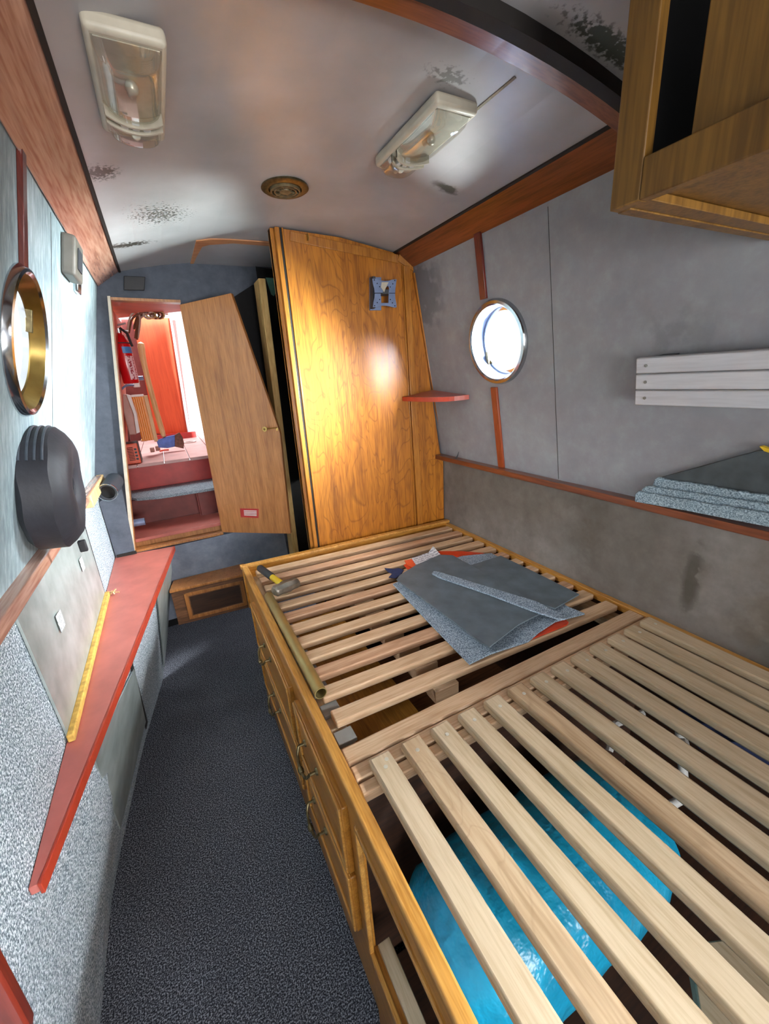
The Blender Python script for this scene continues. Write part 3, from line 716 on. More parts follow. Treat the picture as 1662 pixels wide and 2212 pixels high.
# deep side towards the corridor stile, stack of mouldings
zt = ceil_z(.53)-.003
for x0, x1, yy, mat in ((.512, .527, 1.855, 'oak_trim'), (.527, .545, 1.838, 'oak_trim'), (.545, .556, 1.843, 'black2'), (.555, .562, 1.840, 'oak_trim')):
    bm = new(); prism(bm, [V(x0, yy, .3), V(x1, yy, .3), V(x1, yy, zt), V(x0, yy, zt)], V(0, .04, 0)); obj('moulding', bm, mat, wd, .002)
bm = new(); prism(bm, [V(.512, 1.865, .3), V(.53, 1.865, .3), V(.53, 1.865, zt), V(.512, 1.865, zt)], V(0, .02, 0)); obj('moulding', bm, 'oak_trim', wd)
# vertical batten, top rail, moulding along the side wall
def wstrip(a, b, w, th, mat, name='moulding'):
    a, b = Wp(*a), Wp(*b); bm = new(); d = (b-a).normalized(); s = d.cross(wn).normalized()*w/2
    prism(bm, [a-s, a+s, b+s, b-s], -wn*th); obj(name, bm, mat, wd, .002)
wstrip((876, 575), (907, 1140), .032, .012, 'oak_trim')
wstrip((868, 573), (898, 1140), .006, .006, 'oak_trim')
wstrip((626, 510), (860, 560), .035, .005, 'oak_trim', 'top_rail')
wstrip((860, 556), (903, 585), .03, .006, 'oak_trim', 'top_rail')
wstrip((893, 590), (957, 975), .012, .014, 'oak_trim')
wstrip((903, 998), (962, 988), .003, .002, 'oak_trim')
wstrip((970, 985), (975, 1125), .008, .01, 'darkply')
bm = new(); h_ = Wp(662, 515, .0); tube(bm, [h_+V(0, -.004, .012), h_+V(0, -.02, .01), h_+V(0, -.024, -.004), h_+V(0, -.018, -.012)], .003, 8); obj('coat_hook', bm, 'brass', wd, smooth=True)
# black faces put in for the unlit inside
struct('wall_wardrobe_inner', (lambda bm: (quad(bm, V(1.28, 1.87, .0), V(.56, 1.87, 0), V(.56, 1.87, 2.17), V(1.1, 1.87, 2.1)), bm)[1])(new()), 'black', 'inner side of the wardrobe, blackened for its shade')
struct('wall_wardrobe_rear', (lambda bm: (quad(bm, V(.56, 2.385, .36), V(1.28, 2.385, .36), V(1.1, 2.385, 2.12), V(.56, 2.385, 2.17)), bm)[1])(new()), 'black', 'rear inside the wardrobe, blackened for its shade')

# corner shelf
bm = new(); cz = 1.497; cor = V(xR(cz)-.002, 1.795, cz); a = P(869, 852, z=cz); b_ = P(1014, 850, z=cz)
pts = [cor]
a = Wp(869, 852); b_ = P(1014, 850, pl=plR(0))
for i in range(13):
    t = i/12; p = V(a.x, a.y-.002, cz).lerp(V(xR(cz)-.002, b_.y, cz), t); m_ = math.sin(math.pi*t)
    p += V(-.05, -.12, -.006)*m_*.6; pts.append(p)
pts[0] = cor+V(0, 0, .022)
sh = thing('corner_shelf', (cor.x, cor.y, cz), 'curved red-edged corner shelf between wardrobe and right side', 'shelf')
bm = new(); prism(bm, [p-V(0, 0, .018) for p in pts], V(0, 0, .018)); obj('shelf_board', bm, 'redpaint', sh, .002)
bm = new(); ps = pts[1:]
for i in range(len(ps)-1):
    prism(bm, [ps[i]-V(0, 0, .019), ps[i+1]-V(0, 0, .019), ps[i+1]+V(0, 0, .001), ps[i]+V(0, 0, .001)], V(-.002, -.004, 0))
obj('edging', bm, 'redpaint_edge', sh)

# screen bracket on the wardrobe
br = thing('screen_bracket', tuple(Wp(822, 640)), 'grey metal screen bracket mounted on the wardrobe', 'bracket')
q = [Wp(797, 597), Wp(806, 596), Wp(822, 670), Wp(797, 672)]
bm = new(); prism(bm, [Wp(798, 600), Wp(822, 600), Wp(822, 671), Wp(798, 671)], -wn*.012); obj('wall_plate', bm, 'bluegrey', br, .001)
bm = new(); prism(bm, [Wp(800, 600, .012), Wp(806, 600, .012), Wp(806, 668, .012), Wp(800, 668, .012)], -wn*.03); prism(bm, [Wp(812, 630, .012), Wp(836, 630, .012), Wp(836, 640, .012), Wp(812, 640, .012)], -wn*.05); obj('arm', bm, 'darkgrey', br, .001)
def B(x, y): return Wp(780+x/16.62, 580+y/16.62, .06)
outer = [(400, 370), (560, 380), (700, 430), (850, 455), (1000, 440), (1120, 400), (1270, 390), (1250, 560), (1225, 750), (1215, 900), (1225, 1080), (1260, 1250), (1270, 1400), (1180, 1410), (1050, 1370), (900, 1340), (750, 1340), (620, 1380), (420, 1390), (440, 1200), (480, 1050), (490, 900), (470, 720), (420, 540)]
inner = [(760, 880), (880, 700), (960, 620), (1000, 700), (990, 900), (980, 1080), (980, 1240), (720, 1240), (700, 1080), (700, 900)]
bm = new(); loops_fill(bm, [[B(*p) for p in outer], [B(*p) for p in inner]], -wn*.004); obj('screen_plate', bm, 'bluegrey', br, .0006)
bm = new()
for x, y in ((470, 420), (570, 545), (660, 660), (1200, 440), (1130, 560), (1040, 670), (660, 1120), (575, 1230), (480, 1340), (1045, 1120), (1120, 1240), (1205, 1345)):
    bm = new(); lathe(bm, [(0, .0045), (.0025, .0045), (.0025, .003), (0, .003)], B(x, y), -wn, 10); obj('screw_hole', bm, 'black', br)
bm = new()
prism(bm, [B(480, 880), B(760, 880), B(760, 905), B(480, 905)], -wn*.0046)
obj('slot', bm, 'black', br); bm = new(); prism(bm, [B(1000, 885), B(1215, 885), B(1215, 905), B(1000, 905)], -wn*.0046)
obj('slot', bm, 'black', br)
bm = new(); prism(bm, [B(730, 500), B(980, 500), B(880, 690), B(820, 860), B(700, 680)], -wn*.006); o = obj('label_plate', bm, 'cream', br); o['label'] = 'pale triangular plate'

# ------------------------------------------------------------------ ceiling lamps
def lamp(loc, label):
    x, y, z = loc
    L = thing('ceiling_lamp', loc, label, 'ceiling lamp', 'twin-lens cabin lamps on the ceiling')
    w, l = .058, .152
    bm = new(); prism(bm, [V(x-w, y-l, z), V(x+w, y-l, z), V(x+w, y+l-.008, z), V(x+w*.6, y+l, z), V(x-w*.6, y+l, z), V(x-w, y+l-.008, z)], V(0, 0, -.026)); obj('base', bm, 'cream', L, .008, seg=3)
    bm = new()
    yb = y+.055
    bx(bm, x-w+.012, y-l+.014, z-.0275, x+w-.012, y+l-.02, z-.0255); obj('reflector', bm, 'silver', L)
    def dome(y0, y1, c0, c1, h):
        bm = new(); n = 12; g = []
        for j in range(n+1):
            row = []
            for i in range(n+1):
                u = -1+2*i/n; v = j/n; ya = y0+c0*(1-u*u); yb2 = y1+c1*(1-u*u)
                hh = h*(1-abs(u)**4)**.5*(1-abs(2*v-1)**5)**.5
                row.append(bm.verts.new((x+u*(w-.009), ya+(yb2-ya)*v, z-.0265-hh)))
            g.append(row)
        for j in range(n):
            for i in range(n): bm.faces.new((g[j][i], g[j][i+1], g[j+1][i+1], g[j+1][i]))
        return bm
    obj('lens', dome(y-l+.012, y+.035, 0, .03, .024), 'lens', L, smooth=True)
    obj('lens', dome(y+.068, y+l-.018, .028, .016, .02), 'lens', L, smooth=True)
    # shade rim between the lenses
    for k0, c0 in ((.037, .03), (.062, .028)):
        bm = new(); prev = None
        for i in range(15):
            u = -1+2*i/14; p = [bm.verts.new(q_) for q_ in ((x+u*(w-.009), y+k0+c0*(1-u*u), z-.026), (x+u*(w-.009), y+k0+.005+c0*(1-u*u), z-.026), (x+u*(w-.009), y+k0+.005+c0*(1-u*u), z-.044), (x+u*(w-.009), y+k0+c0*(1-u*u), z-.044))]
            if prev:
                for k in range(4): bm.faces.new((prev[k], p[k], p[(k+1) % 4], prev[(k+1) % 4]))
            prev = p
        obj('lens_rim', bm, 'cream', L)
    bm = new()
    for k in range(3): bx(bm, x-.026+k*.02, y+.064, z-.04, x-.012+k*.02, y+.088, z-.026)
    obj('switch', bm, 'whitep', L, .002)
    for yy in (y-.045, y+.105):
        bm = new(); bmesh.ops.create_uvsphere(bm, u_segments=14, v_segments=10, radius=.011); bmesh.ops.translate(bm, vec=(x, yy, z-.036), verts=bm.verts); tube(bm, [(x, yy+.005, z-.032), (x, yy+.028, z-.030)], .008, 10); obj('bulb', bm, 'silver', L, smooth=True)
    return L
lamp((.064, 1.052, ceil_z(.064)-.001), 'cream twin-lens ceiling lamp above the left side, nearest the left ceiling board')
lamp((.708, 1.065, ceil_z(.708)-.001), 'cream twin-lens ceiling lamp above the bed, near the arched ceiling strip')
# vent
vx, vy = .478, 1.495
vt = thing('ceiling_vent', (vx, vy, ceil_z(vx)), 'round tarnished brass ventilator in the ceiling before the wardrobe', 'vent')
z = ceil_z(vx)
bm = new(); lathe(bm, [(0, 0), (.072, 0), (.074, -.006), (.066, -.011), (.052, -.010), (.048, -.004), (0, -.004)], (vx, vy, z), (0, 0, 1), 40); obj('flange', bm, 'oldbrass', vt, smooth=True)
bm = new()
for r in (.042, .031): lathe(bm, [(r, -.004), (r+.005, -.004), (r+.005, -.016), (r, -.016)], (vx, vy, z), (0, 0, 1), 36, True)
lathe(bm, [(0, -.018), (.018, -.016), (.02, -.008), (0, -.006)], (vx, vy, z), (0, 0, 1), 30)
for k in range(6):
    a = k*math.pi/3; beam(bm, (vx+math.cos(a)*.015, vy+math.sin(a)*.015, z-.012), (vx+math.cos(a)*.045, vy+math.sin(a)*.045, z-.012), .004, .006)
obj('grille', bm, 'ventb', vt)

# ------------------------------------------------------------------ overhead cupboard, top right
oc = thing('overhead_cupboard', (.9, .2, 1.81), 'oak overhead cupboard hanging at the top right corner', 'cupboard')
X0, Z0, YF, YN = .66, 1.815, .482, -.6
ztop = ceil_z(.9)-.02
box_obj('stile', (X0, YF-.045, Z0+.001, X0+.02, YF, ceil_z(X0)-.003), 'oak_shaded', oc, .002)
box_obj('bottom_rail', (X0, YN, Z0+.001, X0+.02, YF-.045, Z0+.052), 'oak_shaded', oc, .002)
box_obj('sliding_door', (X0+.022, YN, Z0+.02, X0+.032, YF-.092, ceil_z(X0)-.01), 'oak_shaded', oc, .002)
bm = new(); prism(bm, [V(X0+.02, YF-.02, Z0), V(1.17, YF-.02, Z0), V(1.135, YF-.02, 2.06), V(1.04, YF-.02, 2.115), V(X0+.02, YF-.02, ceil_z(X0)-.01)], V(0, .02, 0)); obj('end_panel', bm, 'oak_shaded', oc, .001)
box_obj('bottom_board', (X0+.02, YN, Z0+.015, 1.16, YF-.02, Z0+.03), 'oak_shaded', oc, .001)
box_obj('inner_shade_back', (X0+.3, YN, Z0+.04, X0+.31, YF-.03, 2.1), 'black', oc, .001)
box_obj('inner_shade_lining', (X0+.034, YF-.03, Z0+.031, X0+.3, YF-.021, 2.13), 'black', oc, 0)  # black faces added to darken the inside of the cupboard
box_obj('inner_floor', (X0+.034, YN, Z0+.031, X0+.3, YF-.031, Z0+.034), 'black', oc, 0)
box_obj('lip', (X0+.02, YF-.05, Z0+.002, 1.16, YF-.0205, Z0+.014), 'oak_shaded', oc, .001)

# ------------------------------------------------------------------ white plank panel on the right side
wp = thing('plank_panel', (1.2, .5, 1.48), 'white painted panel of three planks fixed to the right side', 'panel')
for k in range(3):
    z0_ = 1.484+k*.0425; z1_ = z0_+.041
    a0, a1 = V(xR(z0_), 0, z0_)+nR*.022, V(xR(z1_), 0, z1_)+nR*.022
    bm = new(); prism(bm, [V(a0.x, .728, a0.z), V(a0.x, -.4, a0.z), V(a1.x, -.4, a1.z), V(a1.x, .728, a1.z)], nR*.018); pk = obj('plank', bm, 'whitewood', wp, .003)
    bm = new(); m_ = (a0+a1)/2; lathe(bm, [(0, .0195), (.004, .0195), (.004, .017)], V(m_.x, .70, m_.z), nR, 12); obj('screw', bm, 'steel', pk)
bm = new()
for yy in (.66, .1): prism(bm, [V(xR(1.485), yy-.02, 1.485), V(xR(1.61), yy-.02, 1.61), V(xR(1.61), yy+.02, 1.61), V(xR(1.485), yy+.02, 1.485)], nR*.023)
obj('batten', bm, 'darkgrey', wp)

# carpet offcuts standing on the right ledge
G = 'carpet offcuts standing on the right ledge'
def ledge_sheet(pts, off, mat, label, th=.009):
    bm = new(); prism(bm, [P(x, y, pl=plR(off)) for x, y in pts], -nR*th); return tag(obj('carpet_offcut', bm, mat, None, .0015), label, 'carpet offcut', G)
ledge_sheet([(1426, 1032), (1455, 1024), (1540, 1001), (1600, 984), (1665, 968), (1800, 940), (1900, 1140), (1450, 1085)], .012, 'rubber_d', 'tallest offcut on the right ledge, dark backing showing, against the lining')
def ragged(a, b, n=26, amp=1.6):
    return [(a[0]+(b[0]-a[0])*i/n+random.uniform(-1, 1), a[1]+(b[1]-a[1])*i/n+random.uniform(-amp, amp)) for i in range(n+1)]
ledge_sheet([(1415, 1036)]+ragged((1420, 1032), (1680, 1075))+[(1800, 1095), (1800, 1140), (1440, 1085), (1408, 1052)], .022, 'offcut_edge', 'pale ragged offcut just before the dark one on the right ledge')
ledge_sheet([(1388, 1056)]+ragged((1396, 1050), (1680, 1092))+[(1800, 1112), (1800, 1150), (1420, 1088), (1384, 1066)], .032, 'offcut_edge', 'pale offcut second from the front on the right ledge')
ledge_sheet([(1372, 1068)]+ragged((1380, 1062), (1680, 1113))+[(1800, 1132), (1800, 1166), (1480, 1103), (1372, 1084)], .042, 'offcut_edge', 'frontmost and lowest pale offcut on the right ledge')
bm = new(); ps = [P(x, y, pl=plR(.012)) for x, y in ((1646, 962), (1652, 962), (1662, 966), (1690, 968), (1690, 982), (1656, 972))]; prism(bm, ps, nR*.01)
tag(obj('yellow_strap', bm, 'yellow'), 'end of a yellow strap above the ledge offcuts', 'strap')
# splinter and wire on the ledge
p = P(1012, 985, z=1.187); bm = new(); tube(bm, [(1.25, p.y, 1.187), (1.252, p.y-.01, 1.2), (1.25, p.y-.022, 1.222)], [.004, .003, .001], 6)
tag(obj('wire_end', bm, 'darkgrey', smooth=True), 'thin bent wire end rising from the right ledge', 'wire')

# ------------------------------------------------------------------ left side things
# round black case
cc = P(160, 1052, y=1.25); nn = V(1, .03, -.12).normalized()
cs = thing('round_case', tuple(cc), 'round black zipped case hanging below the left porthole', 'case')
Rr = .148
bm = new()
prof = [(0, -.006), (.012, -.012), (.02, -.018), (.028, -.006), (.05, .006), (.09, .010), (.115, .006), (.133, -.006), (Rr, -.022), (Rr, -.075), (.133, -.088), (0, -.09)]
pf = []
for (ra, ha), (rb, hb_) in zip(prof, prof[1:]):
    for k in range(3): pf.append((ra+(rb-ra)*k/3, ha+(hb_-ha)*k/3))
pf.append(prof[-1]); lathe(bm, pf, cc, nn, 96)
for v in bm.verts:
    v.co += nn*.002*math.sin(v.co.z*55)*math.cos(v.co.y*40)
obj('case_body', bm, 'blacknylon', cs, smooth=True)
def arc_tube(r, h, a0, a1, rad, mat, nm):
    a, s, u = frame_of(nn); bm = new(); pts = []
    for k in range(25):
        t = math.radians(a0+(a1-a0)*k/24); pts.append(cc+a*h+s*math.cos(t)*r+u*math.sin(t)*r)
    tube(bm, pts, rad, 8); obj(nm, bm, mat, cs, smooth=True)
for h in (-.032, -.045, -.058, -.072): arc_tube(Rr+.001, h, 215, 325, .0028, 'zip', 'piping')
arc_tube(.028, -.004, 0, 360, .004, 'blacknylon', 'centre_seam')
a_, s_, u_ = frame_of(nn)
top = cc+V(0, 0, Rr); bm = new(); tube(bm, [top-nn*.06+V(0, 0, -.01), top-nn*.05+V(.0, .01, .03), top-nn*.09+V(0, .01, .045), top-nn*.1+V(0, 0, 0)], .012, 8); obj('loop', bm, 'blackrub', cs, smooth=True)
bot = cc-V(0, 0, Rr); bm = new(); beam(bm, bot-nn*.02+V(0, 0, .006), bot-nn*.02+V(0, .003, -.026), .018, .012, up=(0, 1, 0)); obj('strap_end', bm, 'blackrub', cs, .003)
# control box and clip
def wallL_box(name, px0, py0, px1, py1, th, mat, label, cat):
    pa = [P(px0, py0, pl=plL(.001)), P(px1, py0+ (px1-px0)*.2, pl=plL(.001)), P(px1, py1, pl=plL(.001)), P(px0, py1-6, pl=plL(.001))]
    ys = [p.y for p in pa]; zs = [p.z for p in pa]; y0_, y1_, z0_, z1_ = min(ys), max(ys), min(zs), max(zs)
    q_ = [V(xL(z_), y_, z_) for y_, z_ in ((y0_, z0_), (y1_, z0_), (y1_, z1_), (y0_, z1_))]
    return q_
e0 = thing('control_box', (xL(1.98), 1.72, 1.95), 'grey domed control box high on the left side', 'control box')
z0_, z1_ = 1.94, 2.045
def LWp(y_, z_, off): return V(xL(z_), y_, z_)+nL*off
bm = new(); prism(bm, [LWp(1.60, z0_, 0), LWp(1.74, z0_, 0), LWp(1.74, z1_, 0), LWp(1.60, z1_, 0)], nL*.035); obj('housing', bm, 'boxgrey', e0, .008, seg=3)
bm = new(); prism(bm, [LWp(1.63, 1.965, .036), LWp(1.70, 1.965, .036), LWp(1.70, 2.02, .036), LWp(1.63, 2.02, .036)], nL*.002); obj('display', bm, 'darkgrey', e0)
bm = new(); prism(bm, [LWp(1.80, 1.93, 0), LWp(1.87, 1.93, 0), LWp(1.87, 2.02, 0), LWp(1.80, 2.02, 0)], nL*.014); o = obj('wall_switch', bm, 'chrome', None, .003); tag(o, 'small shiny switch right of the domed control box', 'switch')
# ledge end timber and air hose
bm = new(); beam(bm, P(190, 1085, x=-.34), P(229, 1018, x=-.34), .03, .05); tag(obj('timber_stub', bm, 'ash', None, .003), 'pale timber stub on the left ledge by the bulkhead', 'timber')
hs = thing('air_hose', tuple(P(235, 1055, y=2.3)), 'black ribbed air hose with open end below the timber stub', 'hose')
h0 = P(232, 1064, y=2.19); h1 = h0+V(.02, .17, .02)
bm = new(); prof = []
for k in range(18): prof.append((.036+(.003 if k % 2 else 0), k*.01))
prof += [(.031, .17), (.031, 0)]
lathe(bm, prof, h0, h1-h0, 28, True); obj('hose_body', bm, 'hose', hs, smooth=True)
bm = new(); lathe(bm, [(.030, .012), (.0, .013)], h0, h1-h0, 28); obj('hose_inside', bm, 'black', hs)
bm = new(); lathe(bm, [(.038, -.002), (.041, -.002), (.041, .006), (.038, .006)], h0, h1-h0, 28, True); obj('hose_collar', bm, 'chrome', hs, smooth=True)
# dark boards in the bulkhead corner
bm = new(); prism(bm, [P(214, 1085, y=2.37), P(262, 1050, y=2.37), P(292, 1195, y=2.37), P(252, 1207, y=2.37)], V(0, .012, 0)); struct('trim_19', bm, 'bulk', 'grey corner board left of the companionway')
bm = new(); prism(bm, [P(252, 1200, y=2.36), P(294, 1190, y=2.36), P(296, 1197, y=2.36), P(254, 1210, y=2.36)], V(0, .01, 0)); struct('trim_20', bm, 'black2', 'black edge at the foot of the corner board')
bm = new(); prism(bm, [P(268, 597, y=2.385), P(314, 599, y=2.385), P(312, 628, y=2.385), P(268, 627, y=2.385)], V(0, -.01, 0)); tag(obj('dark_plate', bm, 'blackrub', None, .002), 'square dark plate above the companionway', 'plate')
bm = new(); prism(bm, [P(232, 640, y=2.385), P(238, 640, y=2.385), P(292, 1192, y=2.385), P(284, 1192, y=2.385)], V(0, -.008, 0)); struct('trim_21', bm, 'cream', 'pale torn edge beside the companionway')
# red shelf
sz = .80
rs = [V(-.371, 2.385, sz), P(375, 1180, z=sz), P(80, 1912, z=sz), V(-.371, P(80, 1912, z=sz).y+.0, sz)]
rs[1].y = min(rs[1].y, 2.385)
rt = thing('side_shelf', (-.25, 1.5, sz), 'long tapering red painted shelf along the left side', 'shelf')
bm = new(); prism(bm, [p-V(0, 0, .018) for p in rs], V(0, 0, .018)); obj('shelf_board', bm, 'redpaint', rt, .002)
dd = (rs[1]-rs[2]).normalized(); nn2 = V(dd.y, -dd.x, 0)
bm = new(); prism(bm, [rs[2]-V(0, 0, .024), rs[1]-V(0, 0, .024), rs[1]+V(0, 0, .001), rs[2]+V(0, 0, .001)], nn2*.006); obj('edging', bm, 'redpaint_edge', rt, .001)
# box front under the shelf: carpeted, with two bare panels
def foot(y):
    for (y0_, x0_), (y1_, x1_) in zip(FLOORL, FLOORL[1:]):
        if y <= y1_: return x0_+(x1_-x0_)*(y-y0_)/(y1_-y0_)
    return FLOORL[-1][1]
def edge_x(y):
    t = (y-rs[2].y)/(rs[1].y-rs[2].y); return rs[2].x+(rs[1].x-rs[2].x)*max(0, min(1, t))
def front(y, z, off=0):
    t = z/.78; k_ = max(0, min(1, (y-rs[2].y)/.35)); p = V((foot(y)-.006*(1-k_))*(1-t)+(edge_x(y)*k_-.380*(1-k_)-.012*k_)*t, y, z); return p+V(off, -off*.3, 0)
bm = new(); g = []
for j in range(13):
    y = rs[2].y-.02+(2.385-rs[2].y+.02)*j/12; g.append([bm.verts.new(front(y, z_)) for z_ in (0, .26, .52, .78)])
for a, b in zip(g, g[1:]):
    for k in range(3): bm.faces.new((a[k], b[k], b[k+1], a[k+1]))
o = struct('wall_left_boxing', bm, 'wallcarpet_lit', 'carpeted boxing under the red shelf')
def pfront(px, py, off=.004):
    lo, hi = .3, 3.0       # march for the point on the ruled front
    best = None
    for i in range(400):
        y = .5+1.95*i/399
        q_ = P(px, py, y=y); f_ = front(y, max(0, min(.78, q_.z)))
        e = abs(q_.x-f_.x)
        if best is None or e < best[0]: best = (e, y, q_.z)
    return front(best[1], max(0.002, min(.775, best[2])), off)
def front_panel(name, pix, mat, label, cat, th=.004):
    ps = [pfront(*q_) for q_ in pix]; bm = new(); prism(bm, ps, V(.004, -.001, 0)); return tag(obj(name, bm, mat), label, cat)
front_panel('bare_panel', [(285, 1445), (311, 1560), (255, 1792), (198, 1640), (230, 1560)], 'alu', 'bare grey panel near the floor below the red shelf', 'panel')
front_panel('bare_panel', [(366, 1205), (374, 1230), (374, 1370), (352, 1440), (333, 1268), (340, 1255)], 'alu', 'narrow pale panel under the far end of the red shelf', 'panel')
bm = new(); prism(bm, [pfront(*q_) for q_ in [(276, 1430), (281, 1430), (316, 1560), (313, 1576)]], V(.003, -.001, 0)); struct('trim_23', bm, 'black2', 'black gap between carpet pieces below the red shelf')
# bare panel above the shelf
def lowp(px, py, off=.003): return P(px, py, x=-.370+off)
q = [lowp(28, 1325), lowp(112, 1192), lowp(186, 1168), lowp(226, 1290), lowp(152, 1588), lowp(140, 1585)]
ys = [p.y for p in q]
q = [V(-.370, 1.05, 1.195), V(-.370, 1.905, 1.195), V(-.370, 1.89, .803), V(-.370, 1.075, .803)]
bm = new(); prism(bm, q, V(.005, 0, 0)); tag(obj('bare_panel', bm, 'alu'), 'large bare scuffed grey panel above the red shelf', 'panel')
bm = new(); bx(bm, -.366, 1.06, .801, -.350, 1.90, .822); tag(obj('foam_strip', bm, 'foam', None, .003), 'yellow foam strip between bare panel and red shelf', 'foam strip')
bm = new(); prism(bm, [V(-.371, 1.925, 1.19), V(-.371, 1.932, 1.19), V(-.371, 1.907, .803), V(-.371, 1.900, .803)], V(.004, 0, 0)); struct('trim_22', bm, 'black2', 'dark seam beside the bare panel')
for k, (px, py, w, h, lab) in enumerate(((130, 1340, .05, .05, 'white printed sticker low on the bare left panel'), (177, 1217, .045, .045, 'white printed sticker below the round black case'))):
    p = lowp(px, py, .0085); bm = new(); prism(bm, [p+V(0, -w/2, -h/2), p+V(0, w/2, -h/2-.004), p+V(0, w/2, h/2-.004), p+V(0, -w/2, h/2)], V(.0008, 0, 0)); tag(obj('sticker', bm, 'sticker'), lab, 'sticker')
# splinters on the shelf
bm = new(); p = P(240, 1283, z=.803)
for k in range(6): beam(bm, p+V(random.uniform(-.02, .02), random.uniform(-.02, .02), .003), p+V(random.uniform(0, .04), random.uniform(-.03, .03), .01), .004, .003)
tag(obj('wood_splinters', bm, 'ash'), 'few pale wood splinters lying on the red shelf', 'splinters')
# drawer step box
db = thing('drawer_box', (.03, 2.3, .37), 'low dark wooden drawer box under the companionway sill', 'drawer')
q = [P(365, 1277, z=.595), P(528, 1240, z=.595), V(.243, 2.38, .595), V(-.14, 2.38, .595)]
bm = new(); prism(bm, [p-V(0, 0, .015) for p in q], V(0, 0, .015)); o = obj('top_board', bm, 'oak_door', db, .002)
fa, fb = q[0]+V(.006, .006, -.015), q[1]+V(-.004, .006, -.015)
H_ = .215
bm = new(); prism(bm, [fa, fb, fb-V(0, 0, H_-.015), fa-V(0, 0, H_-.015)], V(0, .02, 0)); obj('front', bm, 'walnut', db, .002)
dv = fb-fa
def F(u, v, o_=0): return fa+dv*u-V(0, 0, (H_-.015)*v)+V(0, -o_, 0)
bm = new()
for a, b in (((.18, .16), (.95, .16)), ((.18, .86), (.95, .86))): beam(bm, F(*a, .002), F(*b, .002), .006, .02)
for a, b in (((.18, .12), (.18, .9)), ((.95, .12), (.95, .9))): beam(bm, F(*a, .002), F(*b, .002), .02, .006, up=(0, 1, 0))
obj('panel_moulding', bm, 'oak_door', db, .002)
bm = new(); prism(bm, [F(.22, .24, .001), F(.91, .24, .001), F(.91, .78, .001), F(.22, .78, .001)], V(0, -.002, 0)); o = obj('inset_panel', bm, 'darkply', db); o['label'] = 'dark worn inset panel'
bm = new(); prism(bm, [fa-V(0, 0, .01), fa-V(0, 0, H_-.02), fa-V(0, -.12, H_-.02), V(fa.x, 2.38, fa.z-.01)], V(.015, 0, 0)); prism(bm, [fb-V(0, 0, .01), fb-V(0, 0, H_-.02), V(fb.x, 2.38, fb.z-.2), V(fb.x, 2.38, fb.z-.01)], V(-.015, 0, 0)); bx(bm, fa.x, fb.y+.02, .385, fb.x, 2.38, .395)
obj('box_sides', bm, 'walnut', db)
# board corner at the very left in the foreground
bm = new(); a, b_ = P(-60, 1975, x=-.40), P(82, 2216, x=-.40)
q = [P(-50, 2010, y=.45), P(66, 2225, y=.45), P(40, 2500, y=.45), P(-200, 2500, y=.45), P(-200, 1950, y=.45)]
bm = new(); prism(bm, q, V(0, .018, 0)); tag(obj('wooden_board', bm, 'mahog_z', None, .003), 'red-brown board corner at the lower left, nearest the viewer', 'board')

# ------------------------------------------------------------------ bed
bed = thing('slatted_bed', (.74, .65, 0), 'oak bed base with open pine slats filling the right side', 'bed')
XB, XI, ZT = .172, .197, .817
YFAR, YNEAR = 1.83, -.75
def hb(x): return 1.835-.062*(x-.18)
# side rail cap and side panels
bm = new(); prism(bm, [V(XB, YNEAR, ZT-.016), V(XI+.001, YNEAR, ZT-.016), V(XI+.001, hb(.2), ZT-.016), V(XB, hb(.18), ZT-.016)], V(0, 0, .016)); obj('side_rail', bm, 'oak_y', bed, .004, seg=3)
bm = new(); bx(bm, XB+.005, YNEAR, .735, XI, hb(.2)-.002, ZT-.016); obj('upper_side_board', bm, 'oak_face', bed, .002)
bm = new(); bx(bm, XB+.008, .575, .06, XI-.004, hb(.2)-.002, .735); obj('side_panel', bm, 'oak_face', bed, .001)
bm = new(); bx(bm, XB+.008, YNEAR, .0, XI, .575, .315); obj('lower_side_board', bm, 'oak_face', bed, .002)
bm = new(); bx(bm, XB+.03, .65, 0, XI+.01, hb(.2)-.01, .06); obj('plinth', bm, 'darkply', bed)
# cupboard opening mouldings
bm = new()
for a, b in (((XB+.006, .568, .318), (XB+.006, .568, .735)), ((XB+.006, YNEAR, .728), (XB+.006, .575, .728)), ((XB+.006, YNEAR, .318), (XB+.006, .575, .318))):
    beam(bm, a, b, .012, .012, up=(1, 0, 0))
obj('opening_moulding', bm, 'oak_y', bed, .003)
box_obj('inner_floor', (XI, YNEAR, .10, 1.28, .62, .115), 'darkply', bed)
box_obj('lower_batten', (XI-.002, YNEAR, .29, XI+.03, .57, .325), 'pine_y', bed, .002)
# cross partition, back board, back rail
bm = new(); bx(bm, XI, .64, .10, 1.275, .655, .72); obj('cross_partition', bm, 'darkply', bed)
box_obj('back_rail', (1.262, YNEAR, .775, 1.283, 1.77, .802), 'oak_y', bed, .002)
box_obj('back_support', (1.2, YNEAR, .73, 1.262, 1.77, .762), 'pine_y', bed, .002)
box_obj('side_support', (XI, .66, .73, .252, 1.80, .762), 'pine_y', bed, .002)
# headboard
bm = new(); prism(bm, [V(XB, hb(.18), .60), V(1.284, hb(1.28), .60), V(1.284, hb(1.28), ZT-.012), V(XB, hb(.18), ZT-.012)], V(0, -.018, 0)); obj('head_board', bm, 'oak_x', bed, .002)
bm = new(); prism(bm, [V(XB-.006, hb(.18)+.006, ZT-.012), V(1.284, hb(1.28)+.006, ZT-.012), V(1.284, hb(1.28)-.024, ZT-.012), V(XB-.006, hb(.18)-.024, ZT-.012)], V(0, 0, .014)); obj('head_rail', bm, 'oak_y', bed, .004, seg=3)
